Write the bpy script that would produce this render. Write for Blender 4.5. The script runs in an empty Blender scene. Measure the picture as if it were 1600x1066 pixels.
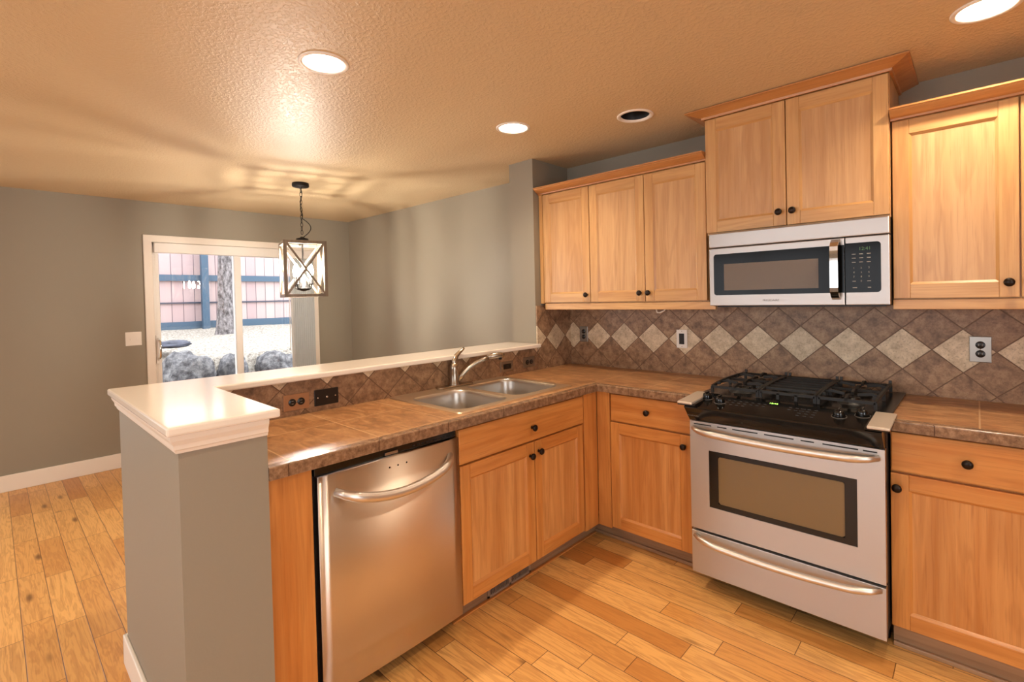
import bpy, bmesh, math, random
from mathutils import Vector, Matrix
random.seed(7)
scn = bpy.context.scene
COL = scn.collection
PI = math.pi

# ------------------------------------------------------------------ camera, world, exposure
F, CX, CY, YAW, PITCH, ROLL = 768.82, 816.95, 478.28, 0.74521, 0.01711, -0.023548
CAM = Vector((2.25431, -2.96725, 1.41896))
fw = Vector((-math.sin(YAW)*math.cos(PITCH), math.cos(YAW)*math.cos(PITCH), -math.sin(PITCH)))
R0 = fw.cross(Vector((0, 0, 1))).normalized(); U0 = R0.cross(fw)
RR = math.cos(ROLL)*R0 + math.sin(ROLL)*U0
UU = -math.sin(ROLL)*R0 + math.cos(ROLL)*U0
cd = bpy.data.cameras.new('camera'); cam = bpy.data.objects.new('camera', cd); COL.objects.link(cam)
m3 = Matrix((RR, UU, -fw)).transposed()
cam.matrix_world = Matrix.Translation(CAM) @ m3.to_4x4()
cd.sensor_width = 36.0; cd.lens = 36.0*F/1600.0
cd.shift_x = (800-CX)/1600.0; cd.shift_y = (CY-533)/1600.0
cd.clip_start = 0.05; cd.clip_end = 200
scn.camera = cam
vs = scn.view_settings
vs.view_transform = 'Standard'; vs.look = 'None'; vs.gamma = 1.0; vs.use_curve_mapping = False
vs.exposure = 0.95
w = bpy.data.worlds.new('sky'); scn.world = w; w.use_nodes = True
bg = w.node_tree.nodes['Background']
bg.inputs[0].default_value = (0.92, 0.95, 1.0, 1); bg.inputs[1].default_value = 2.7
try:
    scn.cycles.use_denoising = True
    scn.cycles.use_light_tree = True
    scn.cycles.sample_clamp_indirect = 6.0
    scn.cycles.max_bounces = 10
    scn.cycles.diffuse_bounces = 5
except Exception:
    pass

H = 2.3785          # ceiling height
DX = -3.3166        # far wall of the dining area
CAN_W = 350.0       # radiance of the recessed bulbs
PEND_W = 400.0      # radiance of the pendant bulbs
CAN_COL = (1.0, 0.84, 0.64)
PEND_COL = (1.0, 0.91, 0.80)

# ------------------------------------------------------------------ materials
def lin(c):
    return tuple((v/255/12.92) if v/255 <= .04045 else ((v/255+.055)/1.055)**2.4 for v in c)
class G:
    """small node-graph helper"""
    def __init__(s, name):
        s.m = bpy.data.materials.new(name); s.m.use_nodes = True
        s.t = s.m.node_tree; s.b = s.t.nodes['Principled BSDF']; s.out = s.t.nodes['Material Output']
    def put(s, sock, v):
        if isinstance(v, bpy.types.NodeSocket): s.t.links.new(v, sock)
        elif v is not None:
            if hasattr(sock.default_value, '__len__') and not hasattr(v, '__len__'): v = (v,)*len(sock.default_value)
            if hasattr(sock.default_value, '__len__') and len(sock.default_value) == 4 and len(v) == 3: v = (*v, 1)
            sock.default_value = v
    def n(s, typ, *a, out=0, **kw):
        nd = s.t.nodes.new('ShaderNode'+typ)
        for k, v in kw.items():
            if k[0] == '_': setattr(nd, k[1:], v)
            else: s.put(nd.inputs[k.replace('_', ' ')], v)
        for i, v in enumerate(a): s.put(nd.inputs[i], v)
        return nd.outputs[out]
    def M(s, op, *a, clamp=False):
        return s.n('Math', *a, _operation=op, _use_clamp=clamp)
    def mix(s, f, a, b, mode='MIX'):
        nd = s.t.nodes.new('ShaderNodeMix'); nd.data_type = 'RGBA'; nd.blend_type = mode
        s.put(nd.inputs[0], f); s.put(nd.inputs[6], a); s.put(nd.inputs[7], b)
        return nd.outputs[2]
    def ramp(s, f, stops):
        nd = s.t.nodes.new('ShaderNodeValToRGB'); e = nd.color_ramp.elements
        while len(e) < len(stops): e.new(.5)
        for q, (p, c) in zip(e, stops):
            q.position = p; q.color = (*c, 1) if len(c) == 3 else c
        s.put(nd.inputs[0], f); return nd.outputs[0]
    def sm(s, x, a, b):
        nd = s.t.nodes.new('ShaderNodeMapRange'); nd.interpolation_type = 'SMOOTHSTEP'
        s.put(nd.inputs[0], x); nd.inputs[1].default_value = a; nd.inputs[2].default_value = b
        return nd.outputs[0]
    def noise(s, vec, scale, detail=4, rough=.55, dist=0, out=0):
        return s.n('TexNoise', _noise_dimensions='3D', Vector=vec, Scale=scale, Detail=detail, Roughness=rough, Distortion=dist, out=out)
    def bump(s, h, strength=.2, dist=.002):
        s.put(s.b.inputs['Normal'], s.n('Bump', Strength=strength, Distance=dist, Height=h))
    def set(s, **kw):
        for k, v in kw.items(): s.put(s.b.inputs[k.replace('_', ' ')], v)
        return s.m
    def obj(s): return s.n('TexCoord', out=3)
    def pos(s): return s.n('NewGeometry', out=0)
    def xyz(s, v):
        nd = s.t.nodes.new('ShaderNodeSeparateXYZ'); s.put(nd.inputs[0], v); return nd.outputs
    def comb(s, x, y, z): return s.n('CombineXYZ', x, y, z)
    def rnd(s): return s.n('ObjectInfo', out=5)

def simple(name, rgb, rough=.5, metal=0, **kw):
    g = G(name); return g.set(Base_Color=lin(rgb), Roughness=rough, Metallic=metal, **kw)

def oak(name, axis, c0, c1, c2, rough=.38):
    g = G(name)
    x, y, z = g.xyz(g.obj())
    r = g.M('MULTIPLY', g.rnd(), 37.0)
    al = {'x': x, 'y': y, 'z': z}[axis]
    oth = [v for k, v in (('x', x), ('y', y), ('z', z)) if k != axis]
    a = g.M('ADD', g.M('MULTIPLY', al, 1.0), r)
    v = g.comb(g.M('MULTIPLY', a, .8), g.M('ADD', g.M('MULTIPLY', oth[0], 7.0), r), g.M('MULTIPLY', oth[1], 7.0))
    big = g.noise(v, 1.3, 3, .5, .6)
    rings = g.M('SINE', g.M('MULTIPLY', big, 34.0))
    rings = g.sm(rings, -.6, 1.2)
    v2 = g.comb(g.M('MULTIPLY', a, 6.0), g.M('MULTIPLY', oth[0], 170.0), g.M('MULTIPLY', oth[1], 170.0))
    fine = g.noise(v2, 1.0, 3, .6)
    v3 = g.comb(g.M('MULTIPLY', a, 1.1), g.M('MULTIPLY', oth[0], 34.0), g.M('MULTIPLY', oth[1], 34.0))
    med = g.noise(v3, 1.0, 3, .55)
    blotch = g.M('ADD', g.M('MULTIPLY', g.noise(v, .5, 2, .5), .5), g.M('MULTIPLY', med, .5))
    col = g.ramp(blotch, [(.36, c1), (.62, c0)])
    col = g.mix(g.M('MULTIPLY', rings, .24), col, c2)
    col = g.mix(g.M('MULTIPLY', g.sm(fine, .5, .75), .38), col, c2)
    g.set(Base_Color=col, Roughness=rough)
    g.b.inputs['Coat Weight'].default_value = .25; g.b.inputs['Coat Roughness'].default_value = .25
    g.bump(fine, .06, .001)
    return g.m
OA = (lin((212, 166, 108)), lin((196, 144, 86)), lin((162, 108, 58)))
OP = (lin((212, 168, 118)), lin((192, 144, 92)), lin((158, 108, 62)))
M = {}
for ax in 'xyz':
    M['oak_'+ax] = oak('oak_grain_'+ax, ax, *OA)
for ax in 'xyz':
    M['base_'+ax] = oak('base_oak_grain_'+ax, ax, lin((208, 144, 76)), lin((190, 117, 52)), lin((150, 84, 32)))  # more orange than the wall cabinets: warm bounce light put into the colour
M['crown_x'] = oak('crown_oak_grain', 'x', lin((202, 144, 84)), lin((184, 122, 66)), lin((146, 88, 44)))
M['base_panel'] = oak('base_oak_panel_grain', 'z', lin((212, 154, 92)), lin((186, 119, 58)), lin((146, 86, 38)))  # same bounce-light tint on the base door panels
M['oak_panel'] = oak('oak_panel_grain', 'z', *OP)
M['kick_x'] = oak('weathered_kick_x', 'x', lin((172, 138, 104)), lin((150, 114, 82)), lin((104, 76, 52)), .5)
M['kick_y'] = oak('weathered_kick_y', 'y', lin((172, 138, 104)), lin((150, 114, 82)), lin((104, 76, 52)), .5)

def floor_mat():
    g = G('hardwood_planks'); x, y, z = g.xyz(g.pos())
    W = .1015
    v = g.M('DIVIDE', g.M('ADD', y, 2.604), W)
    row = g.M('FLOOR', v)
    rr = g.n('TexWhiteNoise', _noise_dimensions='1D', W=row, out=0)
    L = g.M('ADD', g.M('MULTIPLY', rr, .55), .55)
    u = g.M('ADD', g.M('DIVIDE', x, L), g.M('MULTIPLY', rr, 17.3))
    colm = g.M('FLOOR', u)
    rid = g.n('TexWhiteNoise', _noise_dimensions='2D', Vector=g.comb(row, colm, 0), out=0)
    fv = g.M('FRACT', v); fu = g.M('FRACT', u)
    ev = g.M('MULTIPLY', g.M('MINIMUM', fv, g.M('SUBTRACT', 1, fv)), W)
    eu = g.M('MULTIPLY', g.M('MINIMUM', fu, g.M('SUBTRACT', 1, fu)), L)
    e = g.M('MINIMUM', ev, eu)
    seam = g.M('SUBTRACT', 1, g.sm(e, .0006, .0022))
    off = g.M('MULTIPLY', rid, 41.0)
    vec = g.comb(g.M('ADD', g.M('MULTIPLY', x, 1.3), off), g.M('ADD', g.M('MULTIPLY', y, 12), off), off)
    big = g.noise(vec, 1.6, 4, .55, .8)
    rings = g.sm(g.M('SINE', g.M('MULTIPLY', big, 40.0)), -.3, 1)
    fine = g.noise(g.comb(g.M('MULTIPLY', x, 7), g.M('MULTIPLY', y, 150), off), 1.0, 3, .6)
    knot = g.n('TexVoronoi', Vector=g.comb(g.M('ADD', g.M('MULTIPLY', x, 2.6), off), g.M('MULTIPLY', y, 9.5), off), Scale=1.0, out=0)
    kn = g.M('SUBTRACT', 1, g.sm(knot, .04, .2))
    kmask = g.sm(g.n('TexWhiteNoise', _noise_dimensions='2D', Vector=g.comb(colm, row, 0), out=0), .38, .43)
    base = g.ramp(rid, [(0, lin((190, 128, 64))), (.35, lin((214, 160, 92))), (.65, lin((226, 174, 104))), (1, lin((206, 146, 76)))])
    c = g.mix(g.M('MULTIPLY', rings, .34), base, lin((164, 104, 50)))
    c = g.mix(g.M('MULTIPLY', g.sm(fine, .48, .75), .45), c, lin((150, 94, 46)))
    c = g.mix(g.M('MULTIPLY', g.M('MULTIPLY', kn, kmask), .75), c, lin((88, 50, 24)))
    c = g.mix(g.M('MULTIPLY', seam, .85), c, lin((70, 40, 20)))
    g.set(Base_Color=c, Roughness=g.M('ADD', .26, g.M('MULTIPLY', fine, .16)))
    g.bump(g.M('SUBTRACT', g.M('MULTIPLY', fine, .12), seam), .35, .0015)
    return g.m
M['floor'] = floor_mat()

def paint(name, rgb, rough, sc, st, dist=.002, lo=.42, hi=.62):
    g = G(name)
    h = g.noise(g.pos(), sc, 3, .55)
    g.set(Base_Color=lin(rgb), Roughness=rough)
    g.bump(g.sm(h, lo, hi), st, dist); return g.m
M['ceiling'] = paint('knockdown_ceiling', (211, 187, 147), .42, 72, .34, .004, .45, .62)
M['wall'] = paint('greige_paint', (145, 136, 119), .55, 160, .06, .001)
M['white'] = simple('white_trim', (236, 226, 212), .35)
M['cap'] = simple('white_cap_gloss', (240, 230, 216), .12)
M['vinyl'] = simple('white_vinyl', (235, 230, 222), .4)

def tile_mat(name, axis, u0, su, z0, sz):
    g = G(name); x, y, z = g.xyz(g.pos())
    u = g.M('DIVIDE', g.M('SUBTRACT', x if axis == 'x' else y, u0), su)
    v = g.M('DIVIDE', g.M('SUBTRACT', z, z0), sz)
    a = g.M('ADD', g.M('ADD', u, v), .5); b = g.M('ADD', g.M('SUBTRACT', u, v), .5)
    i = g.M('FLOOR', a); j = g.M('FLOOR', b)
    fa = g.M('FRACT', a); fb = g.M('FRACT', b)
    ea = g.M('MINIMUM', fa, g.M('SUBTRACT', 1, fa)); eb = g.M('MINIMUM', fb, g.M('SUBTRACT', 1, fb))
    e = g.M('MULTIPLY', g.M('MINIMUM', ea, eb), su*.707)
    grout = g.M('SUBTRACT', 1, g.sm(e, .0014, .0032))
    light = g.M('COMPARE', i, j, .1)
    rid = g.n('TexWhiteNoise', _noise_dimensions='2D', Vector=g.comb(i, j, 0), out=0)
    off = g.M('MULTIPLY', rid, 23.0)
    p = g.n('VectorMath', g.pos(), g.comb(off, off, off), _operation='ADD')
    n1 = g.noise(p, 22, 6, .68); n2 = g.noise(p, 110, 4, .7)
    dark = g.ramp(n1, [(.34, lin((110, 84, 62))), (.5, lin((152, 119, 90))), (.66, lin((180, 148, 114)))])
    lt = g.ramp(n1, [(.34, lin((186, 164, 134))), (.5, lin((214, 194, 162))), (.66, lin((232, 214, 184)))])
    c = g.mix(light, dark, lt)
    c = g.mix(g.M('MULTIPLY', g.sm(n2, .5, .7), .5), c, lin((104, 78, 56)))
    c = g.mix(g.M('MULTIPLY', g.M('SUBTRACT', rid, .5), .25), c, lin((100, 74, 54)))
    c = g.mix(grout, c, lin((112, 84, 62)))
    g.set(Base_Color=c, Roughness=.42)
    g.bump(g.M('SUBTRACT', g.M('MULTIPLY', n1, .25), grout), .5, .003)
    return g.m
M['tile_back'] = tile_mat('diamond_tile_back', 'x', 1.1215, .2174, 1.1325, .197)
M['tile_left'] = tile_mat('diamond_tile_left', 'y', -.186, .2145, 1.1325, .197)

def counter_mat():
    g = G('counter_tile'); x, y, z = g.xyz(g.pos()); S = .33
    def edge(c, o):
        f = g.M('FRACT', g.M('DIVIDE', g.M('ADD', c, o), S)); return g.M('MULTIPLY', g.M('MINIMUM', f, g.M('SUBTRACT', 1, f)), S)
    e = g.M('MINIMUM', edge(x, .05), edge(y, .02))
    grout = g.M('SUBTRACT', 1, g.sm(e, .0016, .0036))
    n1 = g.noise(g.comb(g.M('MULTIPLY', x, 6.0), g.M('MULTIPLY', y, 14.0), z), 1.6, 5, .6, .8)
    n2 = g.noise(g.pos(), 60, 4, .65)
    c = g.ramp(n1, [(.3, lin((122, 84, 52))), (.5, lin((166, 118, 75))), (.7, lin((196, 150, 104)))])
    c = g.mix(g.M('MULTIPLY', g.sm(n2, .48, .75), .45), c, lin((118, 80, 52)))
    c = g.mix(g.M('MULTIPLY', grout, .9), c, lin((206, 166, 122)))
    g.set(Base_Color=c, Roughness=.3)
    g.bump(g.M('SUBTRACT', g.M('MULTIPLY', n2, .2), grout), .25, .002)
    return g.m
M['counter'] = counter_mat()
def edge_mat():
    g = G('counter_edge_tile'); x, y, z = g.xyz(g.pos())
    n1 = g.noise(g.pos(), 45, 6, .7); s = g.M('ADD', x, y)
    f = g.M('FRACT', g.M('DIVIDE', g.M('ADD', s, .09), .318)); e = g.M('MULTIPLY', g.M('MINIMUM', f, g.M('SUBTRACT', 1, f)), .318)
    grout = g.M('SUBTRACT', 1, g.sm(e, .001, .0026))
    c = g.ramp(n1, [(.3, lin((92, 66, 48))), (.5, lin((134, 102, 76))), (.7, lin((166, 132, 102)))])
    c = g.mix(grout, c, lin((84, 58, 42)))
    g.set(Base_Color=c, Roughness=.24); g.bump(g.M('SUBTRACT', g.M('MULTIPLY', n1, .1), grout), .2, .001)
    return g.m
M['edge'] = edge_mat()

def steel(name, rgb, rough, aniso=0.0, axis='Z', grain=None):
    g = G(name); g.set(Base_Color=lin(rgb), Metallic=1.0, Roughness=rough)
    if aniso:
        g.b.inputs['Anisotropic'].default_value = aniso; g.t.links.new(g.comb(0.0, 0.02, 1.0), g.b.inputs['Tangent'])
    if grain:
        x, y, z = g.xyz(g.pos())
        nz = g.noise(g.comb(g.M('MULTIPLY', x, grain[0]), g.M('MULTIPLY', y, grain[1]), g.M('MULTIPLY', z, grain[2])), 1, 2, .5)
        g.put(g.b.inputs['Roughness'], g.M('ADD', rough-.04, g.M('MULTIPLY', nz, .08)))
    return g.m
M['steel'] = steel('brushed_steel', (192, 187, 182), .34, .85, 'Z', (6, 6, 500))
M['steel_dw'] = steel('dishwasher_steel', (232, 218, 204), .38, .95, 'Z', (6, 6, 500))
M['steel_sink'] = steel('sink_steel', (206, 202, 196), .33)
M['steel_rim'] = steel('sink_rim_steel', (206, 184, 158), .42)  # warm tint paints the reflected ceiling into the rim colour
M['nickel'] = steel('brushed_nickel', (176, 164, 148), .26)
M['chrome'] = steel('chrome', (225, 222, 218), .06)
M['handle'] = steel('satin_handle', (222, 216, 208), .4)
M['black'] = simple('black_gloss', (13, 12, 11), .14)
M['black_glass'] = simple('black_tinted_glass', (11, 10, 9), .12, 0, Specular_IOR_Level=.12)
M['blackm'] = simple('black_matte', (20, 18, 17), .45)
M['iron'] = simple('cast_iron', (26, 24, 22), .5)
M['enamel'] = simple('black_enamel', (16, 14, 13), .2)
M['bronze'] = simple('oil_rubbed_bronze', (40, 30, 24), .32, .7)
M['ovenglass'] = simple('oven_glass', (120, 98, 66), .12)
M['mwglass'] = simple('microwave_window', (112, 100, 88), .3, 0, Specular_IOR_Level=.2)
M['legend'] = simple('pale_legend', (150, 147, 140), .5)
M['logo_ink'] = simple('grey_logo', (110, 104, 98), .4)
M['key_ink'] = simple('dim_key_ink', (72, 68, 64), .4)
M['rubber'] = simple('dark_gap', (12, 10, 9), .7)
M['plate_steel'] = steel('plate_steel', (168, 163, 156), .3)
M['plate_tan'] = simple('plate_tan', (176, 132, 96), .35, .3)
M['plate_black'] = simple('plate_black', (24, 20, 18), .35)
M['outlet_dark'] = simple('outlet_dark', (22, 18, 16), .3)
M['plate_white'] = simple('plate_white', (238, 232, 222), .35)
M['pend_wood'] = oak('grey_washed_wood', 'z', lin((142, 127, 108)), lin((122, 107, 90)), lin((92, 78, 64)), .6)
M['black_metal'] = simple('black_metal', (26, 22, 20), .45, .5)
M['can_white'] = simple('can_white', (240, 232, 220), .4)
M['can_baffle'] = simple('can_baffle', (120, 112, 102), .5)
M['can_black'] = simple('can_black', (16, 14, 13), .5)
M['cap_metal'] = simple('satin_end_cap', (196, 182, 166), .38, .35)
M['wire'] = simple('white_wire', (225, 214, 196), .45)
M['blind'] = simple('blind_vane', (206, 208, 204), .6)
M['vent'] = simple('brown_vent', (158, 136, 116), .45, .2)
def emit(name, rgb, s):
    g = G(name); g.set(Base_Color=(.03, .03, .03)); g.b.inputs['Emission Color'].default_value = (*rgb, 1); g.b.inputs['Emission Strength'].default_value = s; return g.m
M['can_bulb'] = emit('can_bulb_glow', CAN_COL, CAN_W)
M['pend_bulb'] = emit('candle_bulb_glow', PEND_COL, PEND_W)
M['led_green'] = emit('green_digits', (.45, 1.0, .12), 1.6)
M['led_dim'] = emit('dim_green_digits', (.25, .55, .15), .14)
def glass():
    g = G('window_glass'); t = g.t; t.nodes.remove(g.b)
    tr = t.nodes.new('ShaderNodeBsdfTransparent'); gl = t.nodes.new('ShaderNodeBsdfGlossy'); gl.inputs['Roughness'].default_value = 0.0
    fr = t.nodes.new('ShaderNodeFresnel'); fr.inputs[0].default_value = 1.5
    mx = t.nodes.new('ShaderNodeMixShader'); t.links.new(fr.outputs[0], mx.inputs[0]); t.links.new(tr.outputs[0], mx.inputs[1]); t.links.new(gl.outputs[0], mx.inputs[2])
    t.links.new(mx.outputs[0], g.out.inputs[0]); return g.m
M['glass'] = glass()
def bulbglass():
    g = G('clear_shade'); g.set(Base_Color=(1, 1, 1), Roughness=.02); g.b.inputs['Transmission Weight'].default_value = 1; return g.m

def rough_mat(name, stops, sc, st, dist, stretch=(1, 1, 1), rough=.85):
    g = G(name); x, y, z = g.xyz(g.obj())
    v = g.comb(g.M('MULTIPLY', x, stretch[0]), g.M('MULTIPLY', y, stretch[1]), g.M('MULTIPLY', z, stretch[2]))
    n1 = g.noise(v, sc, 7, .68)
    g.set(Base_Color=g.ramp(n1, [(p, lin(c)) for p, c in stops]), Roughness=rough); g.bump(n1, st, dist); return g.m
M['rock'] = rough_mat('basalt_rock', [(.34, (41, 40, 44)), (.48, (92, 91, 94)), (.62, (132, 131, 131))], 11, .7, .04)
M['rock_dark'] = rough_mat('dark_slab', [(.3, (33, 36, 46)), (.6, (76, 79, 92))], 6, .6, .03)
M['bark'] = rough_mat('pine_bark', [(.38, (61, 56, 56)), (.5, (117, 111, 111)), (.62, (156, 149, 149))], 22, 1.0, .05, (1, 1, .45))
M['straw'] = rough_mat('straw_ground', [(.36, (104, 94, 84)), (.5, (164, 156, 144)), (.62, (188, 182, 172))], 30, .8, .04)
M['fence_board'] = None
def fence_board():
    g = G('pink_cedar_boards'); x, y, z = g.xyz(g.pos())
    f = g.M('FRACT', g.M('DIVIDE', y, .19)); e = g.M('MULTIPLY', g.M('MINIMUM', f, g.M('SUBTRACT', 1, f)), .19)
    gap = g.M('SUBTRACT', 1, g.sm(e, .002, .009))
    rid = g.n('TexWhiteNoise', _noise_dimensions='1D', W=g.M('FLOOR', g.M('DIVIDE', y, .19)), out=0)
    c = g.ramp(rid, [(0, lin((170, 147, 146))), (1, lin((187, 167, 162)))])
    nz = g.noise(g.comb(g.M('MULTIPLY', y, 40), z, x), 2, 3, .6)
    c = g.mix(g.M('MULTIPLY', nz, .2), c, lin((154, 129, 127)))
    c = g.mix(gap, c, lin((86, 74, 81)))
    return g.set(Base_Color=c, Roughness=.8)
M['fence_board'] = fence_board()
M['fence_blue'] = simple('slate_blue_steel', (58, 82, 102), .55)
M['fence_dark'] = simple('dark_rail', (58, 62, 76), .6)
M['concrete'] = rough_mat('patio_concrete', [(.3, (124, 122, 121)), (.7, (154, 152, 149))], 20, .2, .005)

# ------------------------------------------------------------------ mesh building
class MB:
    """collects shapes in world coordinates; build() links them as ONE mesh object"""
    def __init__(s): s.bm = bmesh.new(); s.mats = []; s.smooth = False
    def mi(s, m):
        if m not in s.mats: s.mats.append(m)
        return s.mats.index(m)
    def _fin(s, faces, m, sm=False):
        i = s.mi(m)
        for f in faces: f.material_index = i; f.smooth = sm
    def box(s, x0, x1, y0, y1, z0, z1, m, bev=0, seg=2):
        t = bmesh.new(); bmesh.ops.create_cube(t, size=1)
        for v in t.verts: v.co = Vector((x0+(v.co.x+.5)*(x1-x0), y0+(v.co.y+.5)*(y1-y0), z0+(v.co.z+.5)*(z1-z0)))
        if bev: bmesh.ops.bevel(t, geom=t.edges[:], offset=bev, segments=seg, affect='EDGES', profile=.5)
        s.merge(t, m, False); return s
    def merge(s, t, m, sm):
        t.normal_update(); vm = {}
        for v in t.verts: vm[v] = s.bm.verts.new(v.co)
        fs = []
        for f in t.faces:
            try: fs.append(s.bm.faces.new([vm[v] for v in f.verts]))
            except ValueError: pass
        s._fin(fs, m, sm); t.free()
    def lathe(s, prof, c, axis='z', m=None, seg=24, sm=True, flip=False):
        """prof: (radius, height) along +axis ('z','-z','x','-y'...)"""
        sgn = -1 if axis[0] == '-' else 1; ax = axis[-1]
        A = {'x': Vector((1, 0, 0)), 'y': Vector((0, 1, 0)), 'z': Vector((0, 0, 1))}[ax]*sgn
        B = Vector((0, 0, 1)) if ax != 'z' else Vector((1, 0, 0)); Cc = A.cross(B)
        return s.lathe_v(prof, Vector(c), A, B, Cc, m, seg, sm)
    def lathe_v(s, prof, c, A, B, Cc, m, seg, sm):
        rings = []
        for r, h in prof:
            if r < 1e-6: rings.append([s.bm.verts.new(c+A*h)])
            else: rings.append([s.bm.verts.new(c+A*h+(B*math.cos(2*PI*k/seg)+Cc*math.sin(2*PI*k/seg))*r) for k in range(seg)])
        fs = []
        for p, q in zip(rings, rings[1:]):
            for k in range(seg):
                k2 = (k+1) % seg
                if len(p) == 1 and len(q) == 1: continue
                if len(p) == 1: vv = [p[0], q[k], q[k2]]
                elif len(q) == 1: vv = [p[k], q[0], p[k2]][::1]
                else: vv = [p[k], q[k], q[k2], p[k2]]
                try: fs.append(s.bm.faces.new(vv))
                except ValueError: pass
        s._fin(fs, m, sm); return s
    def tube(s, pts, r, m, seg=10, sq=None, up=None, closed=False, sm=True):
        pts = [Vector(p) for p in pts]; n = len(pts)
        rs = r if hasattr(r, '__len__') else [r]*n
        ring = []; prev = None
        for i, p in enumerate(pts):
            if closed: d = pts[(i+1) % n]-pts[i-1]
            else: d = pts[min(i+1, n-1)]-pts[max(i-1, 0)]
            d.normalize()
            if prev is None:
                u = Vector(up) if up else (Vector((0, 0, 1)) if abs(d.z) < .9 else Vector((1, 0, 0)))
            else: u = prev
            u = (u-d*u.dot(d)).normalized(); prev = u; v = d.cross(u)
            if sq:
                a, b = sq; cs = [(a, b), (-a, b), (-a, -b), (a, -b)]
                k = rs[i]; ring.append([s.bm.verts.new(p+v*x*k+u*y*k) for x, y in cs])
            else: ring.append([s.bm.verts.new(p+(u*math.cos(2*PI*k/seg)+v*math.sin(2*PI*k/seg))*rs[i]) for k in range(seg)])
        fs = []; k0 = len(ring[0])
        pairs = list(zip(ring, ring[1:]))+([(ring[-1], ring[0])] if closed else [])
        for p, q in pairs:
            for k in range(k0):
                fs.append(s.bm.faces.new([p[k], p[(k+1) % k0], q[(k+1) % k0], q[k]]))
        if not closed:
            fs.append(s.bm.faces.new(ring[0][::-1])); fs.append(s.bm.faces.new(ring[-1]))
        s._fin(fs, m, sm and not sq); return s
    def prism(s, poly, d0, d1, axis, m, sm=False, bev=0):
        """poly: 2-D points in the two other axes (x,y order), extruded along axis"""
        def P(a, b, d): return {'x': Vector((d, a, b)), 'y': Vector((a, d, b)), 'z': Vector((a, b, d))}[axis]
        t = bmesh.new()
        A = [t.verts.new(P(a, b, d0)) for a, b in poly]; B = [t.verts.new(P(a, b, d1)) for a, b in poly]
        n = len(poly); t.faces.new(A[::-1]); t.faces.new(B)
        for k in range(n): t.faces.new([A[k], A[(k+1) % n], B[(k+1) % n], B[k]])
        bmesh.ops.recalc_face_normals(t, faces=t.faces[:])
        if bev: bmesh.ops.bevel(t, geom=t.edges[:], offset=bev, segments=2, affect='EDGES', profile=.5)
        s.merge(t, m, sm); return s
    def sweep(s, path, prof, m):
        """prof (out, z) swept along a 2-D path, outwards = right of travel, mitred"""
        rings = []; n = len(path)
        def nrm(a, b):
            d = (Vector(b)-Vector(a)).normalized(); return Vector((d.y, -d.x))
        for i, p in enumerate(path):
            ns = []
            if i > 0: ns.append(nrm(path[i-1], p))
            if i < n-1: ns.append(nrm(p, path[i+1]))
            if len(ns) == 2:
                b = (ns[0]+ns[1]).normalized(); b = b/ b.dot(ns[0])
            else: b = ns[0]
            rings.append([s.bm.verts.new((p[0]+b.x*o, p[1]+b.y*o, z)) for o, z in prof])
        fs = []; k0 = len(prof)
        for p, q in zip(rings, rings[1:]):
            for k in range(k0): fs.append(s.bm.faces.new([p[k], p[(k+1) % k0], q[(k+1) % k0], q[k]]))
        fs.append(s.bm.faces.new(rings[0][::-1])); fs.append(s.bm.faces.new(rings[-1]))
        s._fin(fs, m); return s
    def build(s, name, parent=None, loc=None, recalc=True, autosmooth=False):
        if recalc: bmesh.ops.recalc_face_normals(s.bm, faces=s.bm.faces[:])
        o0 = wloc(parent) if parent else Vector(loc or (0, 0, 0))
        base = Vector(loc) if loc and parent else o0
        bmesh.ops.translate(s.bm, verts=s.bm.verts[:], vec=-base)
        me = bpy.data.meshes.new(name); s.bm.to_mesh(me); s.bm.free()
        for m in s.mats: me.materials.append(m)
        o = bpy.data.objects.new(name, me); COL.objects.link(o)
        if parent: o.parent = parent; o.location = base-o0
        else: o.location = base
        return o
def wloc(o):
    v = Vector((0, 0, 0))
    while o: v += o.location; o = o.parent
    return v
def thing(name, label, cat, loc, group=None):
    o = bpy.data.objects.new(name, None); COL.objects.link(o); o.location = loc; o.empty_display_size = .1
    o['label'] = label; o['category'] = cat
    if group: o['group'] = group
    return o
def tag(o, label, cat, group=None, kind=None):
    o['label'] = label; o['category'] = cat
    if group: o['group'] = group
    if kind: o['kind'] = kind
    return o
def struct(o, label, cat):
    o['kind'] = 'structure'; o['label'] = label; o['category'] = cat; return o
def text(name, body, size, right, up, at, m, parent, align='CENTER', ext=.0004):
    cu = bpy.data.curves.new(name, 'FONT'); cu.body = body; cu.size = size; cu.extrude = ext; cu.align_x = align; cu.align_y = 'CENTER'; cu.resolution_u = 2
    t = bpy.data.objects.new(name+'_tmp', cu); COL.objects.link(t)
    bpy.context.view_layer.update()
    me = bpy.data.meshes.new_from_object(t.evaluated_get(bpy.context.evaluated_depsgraph_get()))
    bpy.data.objects.remove(t); bpy.data.curves.remove(cu)
    me.materials.clear(); me.materials.append(m)
    r, u = Vector(right), Vector(up); n = r.cross(u)
    M4 = Matrix((r, u, n)).transposed().to_4x4(); me.transform(M4)
    o = bpy.data.objects.new(name, me); COL.objects.link(o)
    if parent: o.parent = parent; o.location = Vector(at)-wloc(parent)
    else: o.location = at
    return o

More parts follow.
